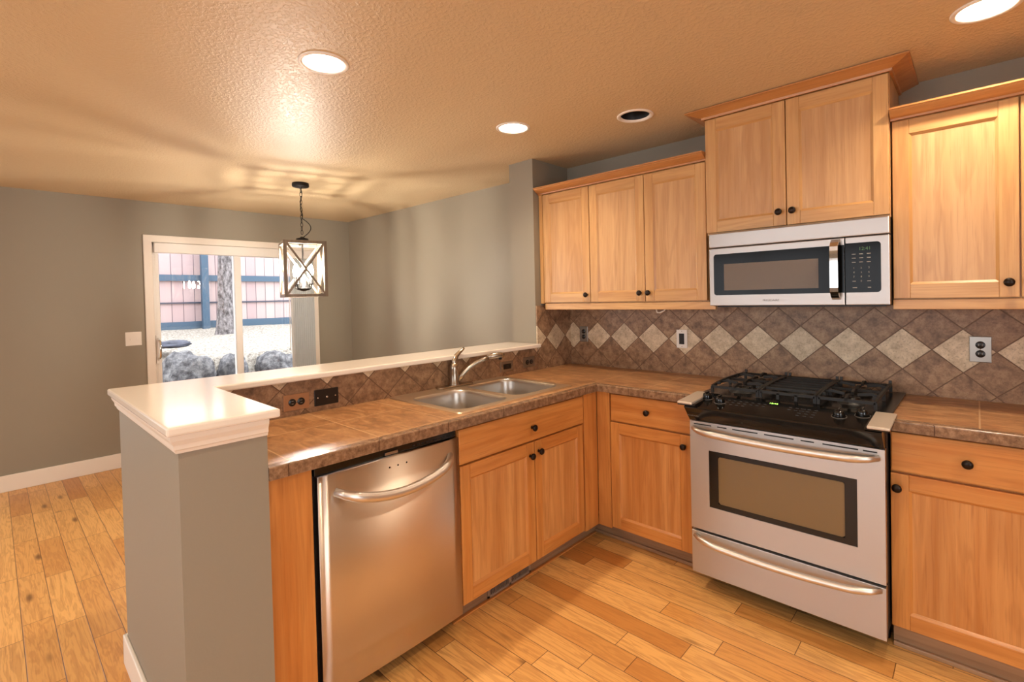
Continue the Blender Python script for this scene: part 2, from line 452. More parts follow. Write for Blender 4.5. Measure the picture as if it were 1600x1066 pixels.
# cabinet frames: ('Y', face) faces -Y, u = x ; ('X', face) faces +X, u = y ; depth goes into the wall
def fbox(mb, fr, u0, u1, z0, z1, d0, d1, m, bev=0):
    if fr[0] == 'Y': mb.box(u0, u1, fr[1]+d0, fr[1]+d1, z0, z1, m, bev)
    else: mb.box(fr[1]-d1, fr[1]-d0, u0, u1, z0, z1, m, bev)
    return mb
def fpt(fr, u, z, d):
    return (u, fr[1]+d, z) if fr[0] == 'Y' else (fr[1]-d, u, z)
def hmat(fr, k='oak_'): return M[k+('x' if fr[0] == 'Y' else 'y')]
def knob(fr, u, z, parent):
    ax = '-y' if fr[0] == 'Y' else 'x'
    return MB().lathe([(0, 0), (.008, 0), (.0065, .004), (.0055, .012), (.010, .016), (.0155, .019), (.0165, .024), (.013, .029), (.006, .0315), (0, .032)], fpt(fr, u, z, 0), ax, M['bronze'], 20).build('knob', parent)
def door(fr, u0, u1, z0, z1, kn, parent, sw=.056, rw=.060):
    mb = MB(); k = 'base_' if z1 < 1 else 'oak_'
    fbox(mb, fr, u0, u0+sw, z0, z1, 0, .02, M[k+'z'], .0022)
    fbox(mb, fr, u1-sw, u1, z0, z1, 0, .02, M[k+'z'], .0022)
    fbox(mb, fr, u0+sw, u1-sw, z1-rw, z1, 0, .02, hmat(fr, k), .0022)
    fbox(mb, fr, u0+sw, u1-sw, z0, z0+rw, 0, .02, hmat(fr, k), .0022)
    a0, a1, b0, b1, q = u0+sw, u1-sw, z0+rw, z1-rw, .009     # sloped inner moulding
    f = fr[1]
    if fr[0] == 'Y':
        mb.prism([(f+.001, b0), (f+q, b0+q), (f+q, b0)], a0, a1, 'x', hmat(fr, k)); mb.prism([(f+.001, b1), (f+q, b1-q), (f+q, b1)], a0, a1, 'x', hmat(fr, k))
        mb.prism([(a0, f+.001), (a0+q, f+q), (a0, f+q)], b0, b1, 'z', M[k+'z']); mb.prism([(a1, f+.001), (a1-q, f+q), (a1, f+q)], b0, b1, 'z', M[k+'z'])
    else:
        mb.prism([(f-.001, b0), (f-q, b0+q), (f-q, b0)], a0, a1, 'y', hmat(fr, k)); mb.prism([(f-.001, b1), (f-q, b1-q), (f-q, b1)], a0, a1, 'y', hmat(fr, k))
        mb.prism([(f-.001, a0), (f-q, a0+q), (f-q, a0)], b0, b1, 'z', M[k+'z']); mb.prism([(f-.001, a1), (f-q, a1-q), (f-q, a1)], b0, b1, 'z', M[k+'z'])
    o = mb.build('door', parent)
    p = MB(); fbox(p, fr, u0+sw-.004, u1-sw+.004, z0+rw-.004, z1-rw+.004, .009, .017, M[k+'panel'])
    p.build('door_panel', o)
    if kn: knob(fr, kn[0], kn[1], o)
    return o
def drawer(fr, u0, u1, z0, z1, kn, parent):
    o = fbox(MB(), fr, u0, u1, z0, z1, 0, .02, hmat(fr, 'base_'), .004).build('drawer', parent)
    if kn: knob(fr, kn[0], kn[1], o)
    return o

# ------------------------------------------------------------------ room shell
XR, YF = 4.3, -6.2     # right wall and the wall behind the camera
s = MB(); s.box(DX-.12, XR+.12, YF-.12, .12, -.06, 0, M['floor']); struct(s.build('floor'), 'honey oak plank floor running through kitchen and dining area', 'floor')
cans = [(.335, -2.030, 1), (.335, -.934, 1), (.915, -.594, 0), (2.284, -.612, 1), (2.284, -2.03, 1), (1.3, -3.3, 1), (3.2, -3.6, 1), (3.3, -1.6, 1), (-1.5, -3.5, 1), (-1.5, -4.9, 1)]  # cans outside the view are added to brighten the room
def ceiling():
    mb = MB(); q = .13
    xs = sorted({DX-.12, XR+.12, *[round(c[0]+d, 4) for c in cans for d in (-q, q)]})
    ys = sorted({YF-.12, .12, *[round(c[1]+d, 4) for c in cans for d in (-q, q)]})
    i = mb.mi(M['ceiling'])
    def inside(x, y): return [c for c in cans if abs(x-c[0]) < q and abs(y-c[1]) < q]
    for x0, x1 in zip(xs, xs[1:]):
        for y0, y1 in zip(ys, ys[1:]):
            if inside((x0+x1)/2, (y0+y1)/2): continue
            mb.bm.faces.new([mb.bm.verts.new(p) for p in ((x0, y0, H), (x0, y1, H), (x1, y1, H), (x1, y0, H))]).material_index = i
    for c in cans:
        n = 32; a = []; b = []
        for k in range(n):
            t = 2*PI*k/n+PI/4; dx, dy = math.cos(t), math.sin(t); m_ = q/max(abs(dx), abs(dy))
            a.append(mb.bm.verts.new((c[0]+dx*m_, c[1]+dy*m_, H))); b.append(mb.bm.verts.new((c[0]+dx*.082, c[1]+dy*.082, H)))
        for k in range(n): mb.bm.faces.new([a[k], b[k], b[(k+1) % n], a[(k+1) % n]]).material_index = i
    o = mb.build('ceiling', recalc=False)
    return o
struct(ceiling(), 'tan knockdown textured ceiling with recessed lights', 'ceiling')
MB().box(DX-.3, XR+.3, YF-.3, .3, H+.25, H+.3, M['wall']).build('ceiling_deck')['kind'] = 'structure'
struct(MB().box(DX-.12, XR+.12, 0, .12, 0, H, M['wall']).build('wall_back'), 'greige wall behind the range and dining area', 'wall')
wl = MB(); dy0, dy1, dz1 = -1.945, -.468, 2.012
wl.box(DX-.12, DX, -3.5, dy0, 0, H, M['wall']).box(DX-.12, DX, YF-.12, -5.6, 0, H, M['wall']).box(DX-.12, DX, -5.6, -3.5, 0, .25, M['wall']).box(DX-.12, DX, -5.6, -3.5, 2.1, H, M['wall']).box(DX-.12, DX, dy1, 0, 0, H, M['wall']).box(DX-.12, DX, dy0, dy1, dz1, H, M['wall'])
struct(wl.build('wall_left'), 'greige dining wall with the sliding patio door', 'wall')
wr = MB(); wr.box(XR, XR+.12, YF-.12, -4.3, 0, H, M['wall']).box(XR, XR+.12, -2.2, .0, 0, H, M['wall']).box(XR, XR+.12, -4.3, -2.2, 2.05, H, M['wall']).box(XR, XR+.12, -4.3, -2.2, 0, .4, M['wall'])
struct(wr.build('wall_right'), 'greige wall on the right of the kitchen', 'wall')
wf = MB(); wf.box(DX-.12, -1.3, YF-.12, YF, 0, H, M['wall']).box(2.6, XR+.12, YF-.12, YF, 0, H, M['wall']).box(-1.3, 2.6, YF-.12, YF, 2.1, H, M['wall']).box(-1.3, 2.6, YF-.12, YF, 0, .8, M['wall'])
struct(wf.build('wall_front'), 'greige wall behind the camera with an added wide window', 'wall')
# stub wall and half wall with its L-shaped return
SX = -.2233
hw = MB()
hw.box(SX, 0, -.3944, 0, 0, H, M['wall'], 0)
struct(hw.build('wall_stub'), 'narrow greige stub wall at the end of the raised bar', 'wall')
ph = .050
hw = MB(); hw.box(SX, 0, -2.403, -.3944, 0, 1.07, M['wall'])
hw.box(-.239, .658, -2.631, -2.403, 0, 1.07, M['wall'])
struct(hw.build('wall_half'), 'greige half wall carrying the raised white bar top', 'wall')
# raised bar cap
cap = thing('bar_top', 'glossy white L-shaped raised bar ledge above the sink', 'bar top', (.2, -1.5, 1.04))
mb = MB(); mb.prism([(-.27, -2.662), (.689, -2.662), (.689, -2.3725), (.046, -2.3725), (.046, -.396), (-.27, -.396)], 1.071, 1.097, 'z', M['cap'], False, .006)
mb.build('ledge', cap)
mb = MB()
prof = [(.0005, 1.018), (.006, 1.018), (.008, 1.026), (.012, 1.030), (.013, 1.042), (.020, 1.056), (.022, 1.0705), (0, 1.0705)]
mb.sweep([(-.239, -.396), (-.239, -2.631), (.658, -2.631), (.658, -2.403)][::-1], [(-o, z) for o, z in prof], M['white'])
struct(mb.build('trim_1', loc=(.2, -2.5, 1.02)), 'white stepped moulding under the raised bar ledge', 'trim')
# baseboards
def baseb(name, x0, x1, y0, y1, label):
    mb = MB(); mb.box(x0, x1, y0, y1, 0, .128, M['white'], .004); struct(mb.build(name), label, 'baseboard')
baseb('baseboard_left', DX, DX+.015, YF, -2.006, 'white baseboard along the dining wall')
baseb('baseboard_corner', DX, DX+.015, -.404, 0, 'white baseboard between patio door and corner')
baseb('baseboard_back', DX+.015, SX, -.015, 0, 'white baseboard along the dining back wall')
mb = MB(); mb.box(-.252, .66, -2.645, -2.631, 0, .115, M['white'], .004).box(-.253, -.239, -2.645, -2.403, 0, .115, M['white'], .004); struct(mb.build('baseboard_half'), 'white baseboard at the foot of the half wall', 'baseboard')

# ------------------------------------------------------------------ patio door
d = thing('door_1', 'white sliding glass patio door with white casing', 'door', (DX, -1.2, 0)); d['kind'] = 'structure'
mb = MB(); X1 = DX+.02
mb.box(DX, X1, -2.006, -1.941, 0, 2.012, M['white'], .004).box(DX, X1, -.470, -.406, 0, 2.012, M['white'], .004).box(DX, X1, -2.006, -.406, 2.008, 2.074, M['white'], .004)
mb.build('casing', d)
mb = MB(); fx0, fx1 = DX-.11, DX-.005
mb.box(fx0, fx1, dy0, dy0+.03, .0, dz1, M['vinyl'], .003).box(fx0, fx1, dy1-.03, dy1, 0, dz1, M['vinyl'], .003).box(fx0, fx1, dy0, dy1, dz1-.03, dz1, M['vinyl'], .003).box(fx0, fx1, dy0, dy1, 0, .03, M['vinyl'], .003)
mb.build('door_frame', d)
def sash(name, y0, y1, x, sw):
    mb = MB(); x0, x1 = x-.016, x+.016
    mb.box(x0, x1, y0, y0+sw[0], .03, 1.98, M['vinyl'], .003).box(x0, x1, y1-sw[1], y1, .03, 1.98, M['vinyl'], .003).box(x0, x1, y0+sw[0], y1-sw[1], 1.915, 1.98, M['vinyl'], .003).box(x0, x1, y0+sw[0], y1-sw[1], .03, .12, M['vinyl'], .003)
    o = mb.build(name, d)
    g = MB(); g.box(x-.003, x+.003, y0+sw[0]-.005, y1-sw[1]+.005, .115, 1.92, M['glass']); g.build('glass_pane', o)
    return o
s1 = sash('sliding_sash', -1.93, -1.195, DX-.03, (.04, .062))
s2 = sash('fixed_sash', -1.255, -.48, DX-.075, (.055, .06))
mb = MB(); mb.box(DX-.012, DX+.004, -1.935, -1.908, .885, 1.15, M['vinyl'], .005)
mb.tube([(DX+.0, -1.92, .92), (DX+.045, -1.91, .95), (DX+.05, -1.908, 1.02), (DX+.045, -1.91, 1.09), (DX+.0, -1.92, 1.12)], .009, M['chrome'])
mb.build('door_handle', s1)
# blinds stacked at the right side
b = thing('vertical_blind', 'white vertical blind drawn back at the right of the patio door', 'blind', (DX+.05, -.6, .02))
MB().box(DX-.004, DX+.05, -1.93, -.48, 1.912, 2.003, M['vinyl'], .004).build('valance', b)
mb = MB()
for k in range(11):
    y = -.712+k*.0225
    mb.prism([(DX+.008, y), (DX+.02, y+.016), (DX+.046, y+.022), (DX+.046, y+.0205), (DX+.021, y+.0142), (DX+.009, y-.001)], .03, 1.915, 'z', M['blind'])
mb.build('vanes', b)
mb = MB(); mb.tube([(DX+.03, -.735, 1.92), (DX+.03, -.735, .9)], .004, M['vinyl'], 8); mb.build('wand', b)

# unseen windows added for fill daylight (plain frames)
def winframe(name, axis, c, a0, a1, z0, z1, n):
    o = thing(name, 'unseen white framed window added behind the camera for fill light' if axis == 'y' else ('unseen white framed window added on the right wall for fill light' if c > 0 else 'unseen white framed window added in the dining wall behind the camera for daylight'), 'window', (c if axis == 'x' else (a0+a1)/2, c if axis == 'y' else (a0+a1)/2, z0)); o['kind'] = 'structure'
    mb = MB()
    def bx(p0, p1, q0, q1):
        if axis == 'y': mb.box(p0, p1, c-.08, c-.02, q0, q1, M['vinyl'])
        else: mb.box(c+.02, c+.08, p0, p1, q0, q1, M['vinyl'])
    bx(a0, a0+.05, z0, z1); bx(a1-.05, a1, z0, z1); bx(a0, a1, z0, z0+.05); bx(a0, a1, z1-.05, z1)
    for k in range(1, n): q = a0+(a1-a0)*k/n; bx(q-.025, q+.025, z0, z1)
    mb.build('window_frame', o)
winframe('fill_window_1', 'y', YF, -1.3, 2.6, .8, 2.1, 4)
winframe('fill_window_2', 'x', XR, -4.3, -2.2, .4, 2.05, 2)
winframe('fill_window_3', 'x', DX-.1, -5.6, -3.5, .25, 2.1, 3)

# ------------------------------------------------------------------ backsplash
bs = MB()
bs.box(.009, 2.783, -.009, 0, .915, 1.36, M['tile_back'])
mb = bs
mb.box(0, .009, -2.403, -.396, .915, 1.070, M['tile_left']).box(0, .009, -.392, 0, .915, 1.36, M['tile_left'])
struct(mb.build('wall_tile'), 'brown tile backsplash with a row of cream diamond tiles', 'backsplash')

# ------------------------------------------------------------------ base cabinets
FX = ('X', .641); FY = ('Y', -.613)
ZC = .872    # underside of the counter edge
def cab_empty(name, label, x, y, z=0, group='oak base cabinets'): return thing(name, label, 'cabinet', (x, y, z), group)
# end panel beside the dishwasher
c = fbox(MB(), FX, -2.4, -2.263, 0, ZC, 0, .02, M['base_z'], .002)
c.box(.03, .62, -2.4, -2.382, 0, ZC, M['base_z'])
tag(c.build('end_panel', loc=(.3, -2.33, 0)), 'narrow oak end panel between the half wall and the dishwasher', 'cabinet panel')
# sink base
c = cab_empty('sink_cabinet', 'oak sink base cabinet with wide drawer front and two doors', .35, -1.19)
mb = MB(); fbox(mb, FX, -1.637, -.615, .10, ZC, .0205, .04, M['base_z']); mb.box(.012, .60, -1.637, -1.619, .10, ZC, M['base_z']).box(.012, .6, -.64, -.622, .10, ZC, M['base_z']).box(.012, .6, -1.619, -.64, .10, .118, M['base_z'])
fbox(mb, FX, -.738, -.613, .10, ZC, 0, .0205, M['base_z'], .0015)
mb.build('body', c)
drawer(FX, -1.637, -.744, .713, .864, (-1.174, .779), c)
door(FX, -1.634, -1.160, .110, .705, (-1.192, .642), c)
door(FX, -1.154, -.752, .110, .705, (-1.128, .652), c, .052)
MB().box(.535, .555, -1.637, -.505, 0, .10, M['kick_y']).box(.5555, .572, -1.637, -.54, 0, .007, M['base_y'], .002).build('toe_kick', c)
# corner / left of range
c = cab_empty('corner_cabinet', 'oak base cabinet in the corner left of the range, one drawer over one door', .95, -.3)
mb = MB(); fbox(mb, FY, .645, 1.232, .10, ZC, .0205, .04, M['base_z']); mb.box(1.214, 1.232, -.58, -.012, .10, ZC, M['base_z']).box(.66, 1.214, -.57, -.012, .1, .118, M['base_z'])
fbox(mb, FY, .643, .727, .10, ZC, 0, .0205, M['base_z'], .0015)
mb.build('body', c)
drawer(FY, .735, 1.2, .716, .866, (.966, .792), c)
door(FY, .731, 1.2, .111, .707, (1.168, .650), c)
MB().box(.556, 1.232, -.52, -.50, 0, .10, M['kick_x']).box(.556, 1.232, -.534, -.52, 0, .018, M['kick_x'], .003).build('toe_kick', c)
# right of range
c = cab_empty('range_side_cabinet', 'oak base cabinet right of the range, one drawer over one door', 2.23, -.3)
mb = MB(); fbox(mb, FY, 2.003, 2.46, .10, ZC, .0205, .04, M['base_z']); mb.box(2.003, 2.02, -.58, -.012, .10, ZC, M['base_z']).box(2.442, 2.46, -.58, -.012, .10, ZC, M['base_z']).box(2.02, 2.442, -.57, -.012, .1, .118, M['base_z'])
mb.build('body', c)
drawer(FY, 2.006, 2.452, .716, .866, (2.227, .789), c)
door(FY, 2.004, 2.452, .108, .707, (2.025, .655), c)
MB().box(2.003, 2.46, -.55, -.53, 0, .10, M['kick_x']).box(2.003, 2.46, -.564, -.55, 0, .018, M['kick_x'], .003).build('toe_kick', c)
c = cab_empty('pantry_cabinet', 'tall oak pantry cabinet out of view right of the counter', 3.15, -.3)
mb = MB(); mb.box(2.785, 3.5, -.592, -.002, .10, 2.165, M['base_z']); mb.build('body', c)
door(FY, 2.79, 3.140, .108, 2.15, (3.11, 1.0), c); door(FY, 3.145, 3.496, .108, 2.15, (3.175, 1.0), c)
MB().box(2.785, 3.5, -.55, -.53, 0, .10, M['kick_x']).build('toe_kick', c)
c = cab_empty('pantry_side_cabinet', 'narrow oak base cabinet out of view beside the pantry', 2.62, -.3)
mb = MB(); mb.box(2.463, 2.782, -.592, -.012, .10, ZC, M['base_z']); mb.build('body', c)
drawer(FY, 2.466, 2.779, .716, .866, (2.62, .789), c); door(FY, 2.466, 2.779, .108, .707, (2.745, .655), c)
MB().box(2.463, 2.782, -.55, -.53, 0, .10, M['kick_x']).build('toe_kick', c)
# toe-kick register
v = thing('floor_register', 'small brown metal air register in the toe kick under the sink', 'vent', (.56, -1.27, .01))
mb = MB(); mb.box(.555, .561, -1.42, -1.12, .008, .018, M['vent']).box(.555, .561, -1.42, -1.12, .082, .092, M['vent']).box(.555, .561, -1.42, -1.408, .008, .092, M['vent']).box(.555, .561, -1.132, -1.12, .008, .092, M['vent']).box(.555, .561, -1.276, -1.264, .008, .092, M['vent'])
mb.build('register_frame', v)
mb = MB(); mb.box(.5551, .556, -1.41, -1.13, .016, .084, M['rubber'])
for k in range(27): mb.box(.556, .560, -1.4035+k*.0103, -1.4005+k*.0103, .018, .082, M['vent'])
mb.build('louvers', v)

# ------------------------------------------------------------------ countertop
def edge_prof(f, z1=.9165, z0=.876):     # (out, z) from the front face inwards
    pts = [(0, z0), (0, z1-.006)]
    for k in range(1, 6):
        a = PI/2*k/6; pts.append((-.006+.006*math.cos(a), z1-.006+.006*math.sin(a)))
    return pts+[(-.006, z1), (-.040, z1-.0012), (-.040, z0)]
ct = thing('countertop', 'brown tile L-shaped countertop holding the sink', 'countertop', (.3, -1.0, .875))
mb = MB(); Z0, Z1 = .876, .915
def slab(x0, x1, y0, y1): mb.box(x0, x1, y0, y1, Z0, Z1, M['counter'])
hx0, hx1, hy0, hy1 = .06, .56, -1.56, -.775
slab(.010, .627, -2.402, hy0); slab(.010, hx0, hy0, hy1); slab(hx1, .627, hy0, hy1); slab(.010, .627, hy1, -.010); slab(.627, 1.2385, -.599, -.010)
mb.build('worktop', ct)
mb = MB(); mb.sweep([(.666, -2.402), (.666, -.638), (1.2385, -.638)], edge_prof(0), M['edge']); mb.build('edge_trim', ct)
ct = thing('side_countertop', 'short brown tile countertop right of the range', 'countertop', (2.23, -.3, .875))
mb = MB(); mb.box(2.0015, 2.783, -.599, -.010, Z0, Z1, M['counter']); mb.build('worktop', ct)
mb = MB(); mb.sweep([(2.0015, -.638), (2.783, -.638)], edge_prof(0), M['edge']); mb.build('edge_trim', ct)

# ------------------------------------------------------------------ sink and faucet
sk = thing('sink', 'double-bowl stainless steel sink set in the brown tile counter', 'sink', (.3, -1.17, .72))
def rrect(x0, x1, y0, y1, r, n=6):
    pts = []
    for cx, cy, a0 in ((x1-r, y1-r, 0), (x0+r, y1-r, PI/2), (x0+r, y0+r, PI), (x1-r, y0+r, 3*PI/2)):
        for k in range(n+1):
            a = a0+PI/2*k/n; pts.append((cx+r*math.cos(a), cy+r*math.sin(a)))
    return pts
bowls = [(.135, .545, -1.548, -1.205), (.095, .53, -1.155, -.79)]
# rim: outer rounded rectangle ring around the two openings
t = bmesh.new()
oz = .9205
def loop(bm, pts, z): return [bm.verts.new((x, y, z)) for x, y in pts]
def ringf(bm, a, b): return [bm.faces.new([a[k], a[(k+1) % len(a)], b[(k+1) % len(a)], b[k]]) for k in range(len(a))]
rim = MB(); i = rim.mi(M['steel_rim'])
ox0, ox1, oy0, oy1 = .016, .588, -1.588, -.752
la = loop(rim.bm, rrect(ox0, ox1, oy0, oy1, .02), .9155); lb = loop(rim.bm, rrect(ox0+.006, ox1-.006, oy0+.006, oy1-.006, .016), oz)
ringf(rim.bm, la, lb)
# top deck as triangulated fill with holes
es = [rim.bm.edges.get((lb[k], lb[(k+1) % len(lb)])) for k in range(len(lb))]
hol = []
for x0, x1, y0, y1 in bowls:
    l = loop(rim.bm, rrect(x0, x1, y0, y1, .075), oz-.0015); hol.append(l)
    es += [rim.bm.edges.new((l[k], l[(k+1) % len(l)])) for k in range(len(l))]
bmesh.ops.triangle_fill(rim.bm, edges=es, use_beauty=True, use_dissolve=False)
rim.build('rim', sk)
for x0, x1, y0, y1 in bowls:
    mb = MB(); mb.mi(M['steel_sink']); prev = None; fs = []
    for ins, z, r in ((0, oz-.0015, .075), (.004, oz-.006, .072), (.008, oz-.02, .07), (.014, .82, .068), (.018, .765, .068), (.028, .742, .06), (.05, .732, .045), (.12, .728, .03)):
        l = loop(mb.bm, rrect(x0+ins, x1-ins, y0+ins, y1-ins, r), z)
        if prev: fs += ringf(mb.bm, prev, l)
        prev = l
    fs.append(mb.bm.faces.new(prev))
    for f in fs: f.smooth = True
    o = mb.build('bowl', sk)
    cx, cy = (x0+x1)/2, (y0+y1)/2
    MB().lathe([(0, .006), (.012, .006), (.013, .003), (.030, .003), (.034, .006), (.043, .004), (.044, 0)], (cx, cy, .728), 'z', M['chrome'], 24).build('drain', o)
fc = thing('faucet', 'brushed nickel single-lever pull-out kitchen faucet behind the sink', 'faucet', (.05, -1.172, .9205))
mb = MB(); mb.prism(rrect(.025, .082, -1.30, -1.045, .025), .9207, .930, 'z', M['nickel'], False, .003); mb.build('deck_plate', fc)
mb = MB(); mb.lathe([(.030, .928), (.030, .934), (.0265, .94), (.0255, 1.0), (.0265, 1.02), (.0245, 1.04), (.016, 1.055), (0, 1.06)], (.05, -1.172, 0), 'z', M['nickel'], 24); mb.build('body', fc)
mb = MB()
pts = [(.050, -1.172, 1.035), (.046, -1.165, 1.068), (.046, -1.150, 1.092), (.048, -1.128, 1.110), (.05, -1.108, 1.122), (.05, -1.095, 1.132)]
mb.tube(pts, [.021, .018, .014, .011, .009, .007], M['nickel'], 14); mb.build('lever', fc)
mb = MB()
pts = [(.062, -1.150, .955), (.072, -1.128, .985), (.088, -1.095, 1.018), (.108, -1.055, 1.045), (.128, -1.015, 1.062), (.144, -.985, 1.072)]
mb.tube(pts, [.014, .0135, .013, .0125, .012, .012], M['nickel'], 14); o = mb.build('spout', fc)
mb = MB()
mb.tube([(.142, -.989, 1.071), (.150, -.973, 1.077), (.162, -.950, 1.081), (.178, -.918, 1.081), (.186, -.902, 1.078)], [.0135, .018, .019, .018, .012], M['nickel'], 16)
mb.lathe([(.010, 0), (.010, .012), (0, .012)], (.176, -.922, 1.068), '-z', M['blackm'], 14); mb.build('spray_head', o)

# ------------------------------------------------------------------ dishwasher
dw = thing('dishwasher', 'stainless steel dishwasher with bowed handle under the counter', 'dishwasher', (.35, -1.95, 0))
mb = MB(); mb.box(.06, .60, -2.258, -1.652, .10, .868, M['rubber']); mb.box(.06, .54, -2.25, -1.66, 0, .10, M['rubber']); mb.build('body', dw)
# slightly crowned door
mb = MB(); t = bmesh.new(); n = 16
y0, y1, z0, z1 = -2.246, -1.640, .080, .835
def dwx(y): s_ = (y-y0)/(y1-y0)*2-1; return .641+.008*(1-s_*s_)
poly = [(.603, y0), ]+[(dwx(y0+(y1-y0)*k/n), y0+(y1-y0)*k/n) for k in range(n+1)]+[(.603, y1)]
mb.prism(poly, z0, z1, 'z', M['steel_dw'], False)
for f in mb.bm.faces:
    if abs(f.normal.z) < .5 and f.calc_center_median().x > .63: f.smooth = True
dr = mb.build('door', dw)
mb = MB(); pts = []
for k in range(21):
    q = k/20; y = -2.188+q*.50; b_ = 4*q*(1-q)
    pts.append((.645+.045*min(1, (b_*2.2))**.6+.006*b_, y, .772-.058*b_**1.0))
mb.tube(pts, [.0135+.0045*min(1, 4*(k/20)*(1-k/20)*2.5) for k in range(21)], M['handle'], 14); mb.build('handle', dr)
for y in (-1.977, -1.941, -1.903): MB().lathe([(.0035, 0), (.003, .001), (0, .001)], (dwx(y), y, .8), 'x', M['rubber'], 10).build('indicator_dot', dr)
mb = MB(); mb.box(.595, .628, -2.25, -1.644, .8355, .866, M['black'], .003); cp = mb.build('control_strip', dw)
mb = MB(); mb.box(.628, .634, -1.985, -1.93, .841, .852, M['plate_steel'], .001); mb.build('latch', cp)
for k in range(9): MB().box(.6275, .6287, -1.86+k*.021, -1.848+k*.021, .846, .851, M['blackm']).build('button', cp)

# ------------------------------------------------------------------ range
rg = thing('range', 'stainless steel slide-in gas range with black cooktop and grates', 'range', (1.62, -.37, 0))
RX0, RX1, RF = 1.2425, 1.9985, -.7116
mb = MB(); mb.box(1.2435, 1.9975, -.672, -.012, .092, .905, M['rubber']); mb.box(1.26, 1.98, -.56, -.03, .03, .092, M['rubber'])
for x in (1.27, 1.97):
    for y in (-.52, -.06): mb.lathe([(.018, 0), (.018, .03)], (x, y, 0), 'z', M['rubber'], 12)
mb.build('body', rg)
mb = MB()
wx0, wx1, wz0, wz1 = 1.331, 1.910, .419, .685
dz0, dz1_ = .302, .815
# door built around the window opening
mb.box(RX0, wx0, RF, -.674, dz0, dz1_, M['steel'], .003).box(wx1, RX1, RF, -.674, dz0, dz1_, M['steel'], .003)
mb = MB()
t = bmesh.new()
def plate_with_hole(mb, x0, x1, z0, z1, hx0, hx1, hz0, hz1, yf, yb, m):
    for a0, a1, b0, b1 in ((x0, hx0, z0, z1), (hx1, x1, z0, z1), (hx0, hx1, z0, hz0), (hx0, hx1, hz1, z1)):
        mb.box(a0, a1, yf, yb, b0, b1, m)
plate_with_hole(mb, RX0, RX1, dz0, dz1_, wx0, wx1, wz0, wz1, RF, -.674, M['steel'])
dr = mb.build('oven_door', rg)
mb = MB(); plate_with_hole(mb, wx0, wx1, wz0, wz1, 1.372, 1.868, .442, .662, RF+.003, -.676, M['black'])
o = mb.build('window_frame', dr)
mb = MB(); mb.prism([(x, z) for x, z in rrect(1.370, 1.870, .440, .664, .02)], RF+.006, RF+.012, 'y', M['ovenglass']); mb.build('window_glass', dr)
def bow_handle(parent, x0, x1, z0, z1, out, drop, r):
    mb = MB(); pts = []; rs = []
    for k in range(25):
        q = k/24; b_ = 4*q*(1-q)
        pts.append((x0+(x1-x0)*q, RF-.006-out*min(1, b_*2.4)**.55, z0+(z1-z0)*q-drop*b_)); rs.append(r*(.72+.28*min(1, b_*3)))
    mb.tube(pts, rs, M['handle'], 14); return mb.build('handle', parent)
bow_handle(dr, 1.262, 1.978, .783, .783, .045, .012, .017)
for a0, a1 in ((1.262, 1.345), (1.372, 1.415), (1.44, 1.548), (1.575, 1.69), (1.716, 1.765), (1.795, 1.915), (1.93, 1.975)): MB().box(a0, a1, RF-.0008, RF+.002, .7995, .8045, M['rubber']).build('vent_slot', dr)
mb = MB(); mb.box(RX0, RX1, RF, -.674, .088, .290, M['steel'], .002); wd = mb.build('warming_drawer', rg)
bow_handle(wd, 1.262, 1.982, .270, .280, .04, .022, .014)
# front fascia + sloping control panel + cooktop
mb = MB()
fas = [(-.674, .820), (-.7165, .820), (-.722, .826), (-.766, .878), (-.775, .888), (-.775, .893), (-.768, .8965), (-.562, .9245), (-.562, .906), (-.674, .906)]
mb.prism(fas, 1.244, 1.997, 'x', M['black'])
wing = [(-.700, .903), (-.768, .897), (-.780, .899), (-.780, .908), (-.562, .922), (-.562, .9165), (-.64, .9165), (-.665, .906)]
mb.prism(wing, 1.2145, 1.3, 'x', M['black'])
mb.prism(wing, 1.945, 2.0225, 'x', M['black'])
cp = mb.build('control_panel', rg)
def capq(x0, x1):
    MB().prism([(-.785, .905), (-.786, .912), (-.780, .916), (-.56, .9275), (-.56, .9215)], x0, x1, 'x', M['cap_metal'], False, .002).build('end_cap', cp)
capq(1.2145, 1.285); capq(1.953, 2.0225)
pn = Vector((0, -.0285, .21)).normalized(); pt = Vector((0, .21, .0285)).normalized()
def pp(x, y): return Vector((x, y, .896+(y+.772)/.21*.0285+.0003))
text('digits', '12:42', .017, (1, 0, 0), pt, pp(1.585, -.605), M['led_green'], cp)
mb = MB()
for gx, nx, ny in ((1.40, 4, 3), (1.505, 3, 2), (1.66, 3, 2), (1.705, 3, 4)):
    for a in range(nx):
        for b_ in range(ny):
            p = pp(gx+a*.026, -.63-b_*.028); MB().box(p.x-.006, p.x+.006, p.y-.0018, p.y+.0018, p.z-.001, p.z+.0008, M['key_ink']).build('button', cp)
mb = MB(); q = pp(1.6, -.66)
for k, x in enumerate((1.345, 1.285+.0, 1.855, 1.925)):
    pass
for x, y in ((1.300, -.640), (1.372, -.672), (1.845, -.665), (1.918, -.625)):
    c_ = pp(x, y); B = Vector((1, 0, 0)); Cc = pn.cross(B)
    mb = MB(); mb.lathe_v([(.0275, .0005), (.0275, .002), (.0262, .002), (.0262, .0006)], c_, pn, B, Cc, M['logo_ink'], 24, True)
    mb.lathe_v([(.021, 0), (.0225, .006), (.019, .016), (.017, .024), (.014, .027), (0, .027)], c_, pn, B, Cc, M['black'], 20, True)
    mb.box(c_.x-.0035, c_.x+.0035, c_.y-.018, c_.y+.018, c_.z+.022, c_.z+.033, M['black'], .002)
    mb.build('burner_knob', cp)
fn = Vector((0, -.038, -.03)).normalized()
text('logo', 'FRIGIDAIRE', .011, (1, 0, 0), Vector((0, -.03, .038)).normalized(), (1.275, -.7515, .8484), M['logo_ink'], cp)
mb = MB(); mb.box(1.235, 2.006, -.562, -.030, .9165, .9245, M['enamel'], .003)
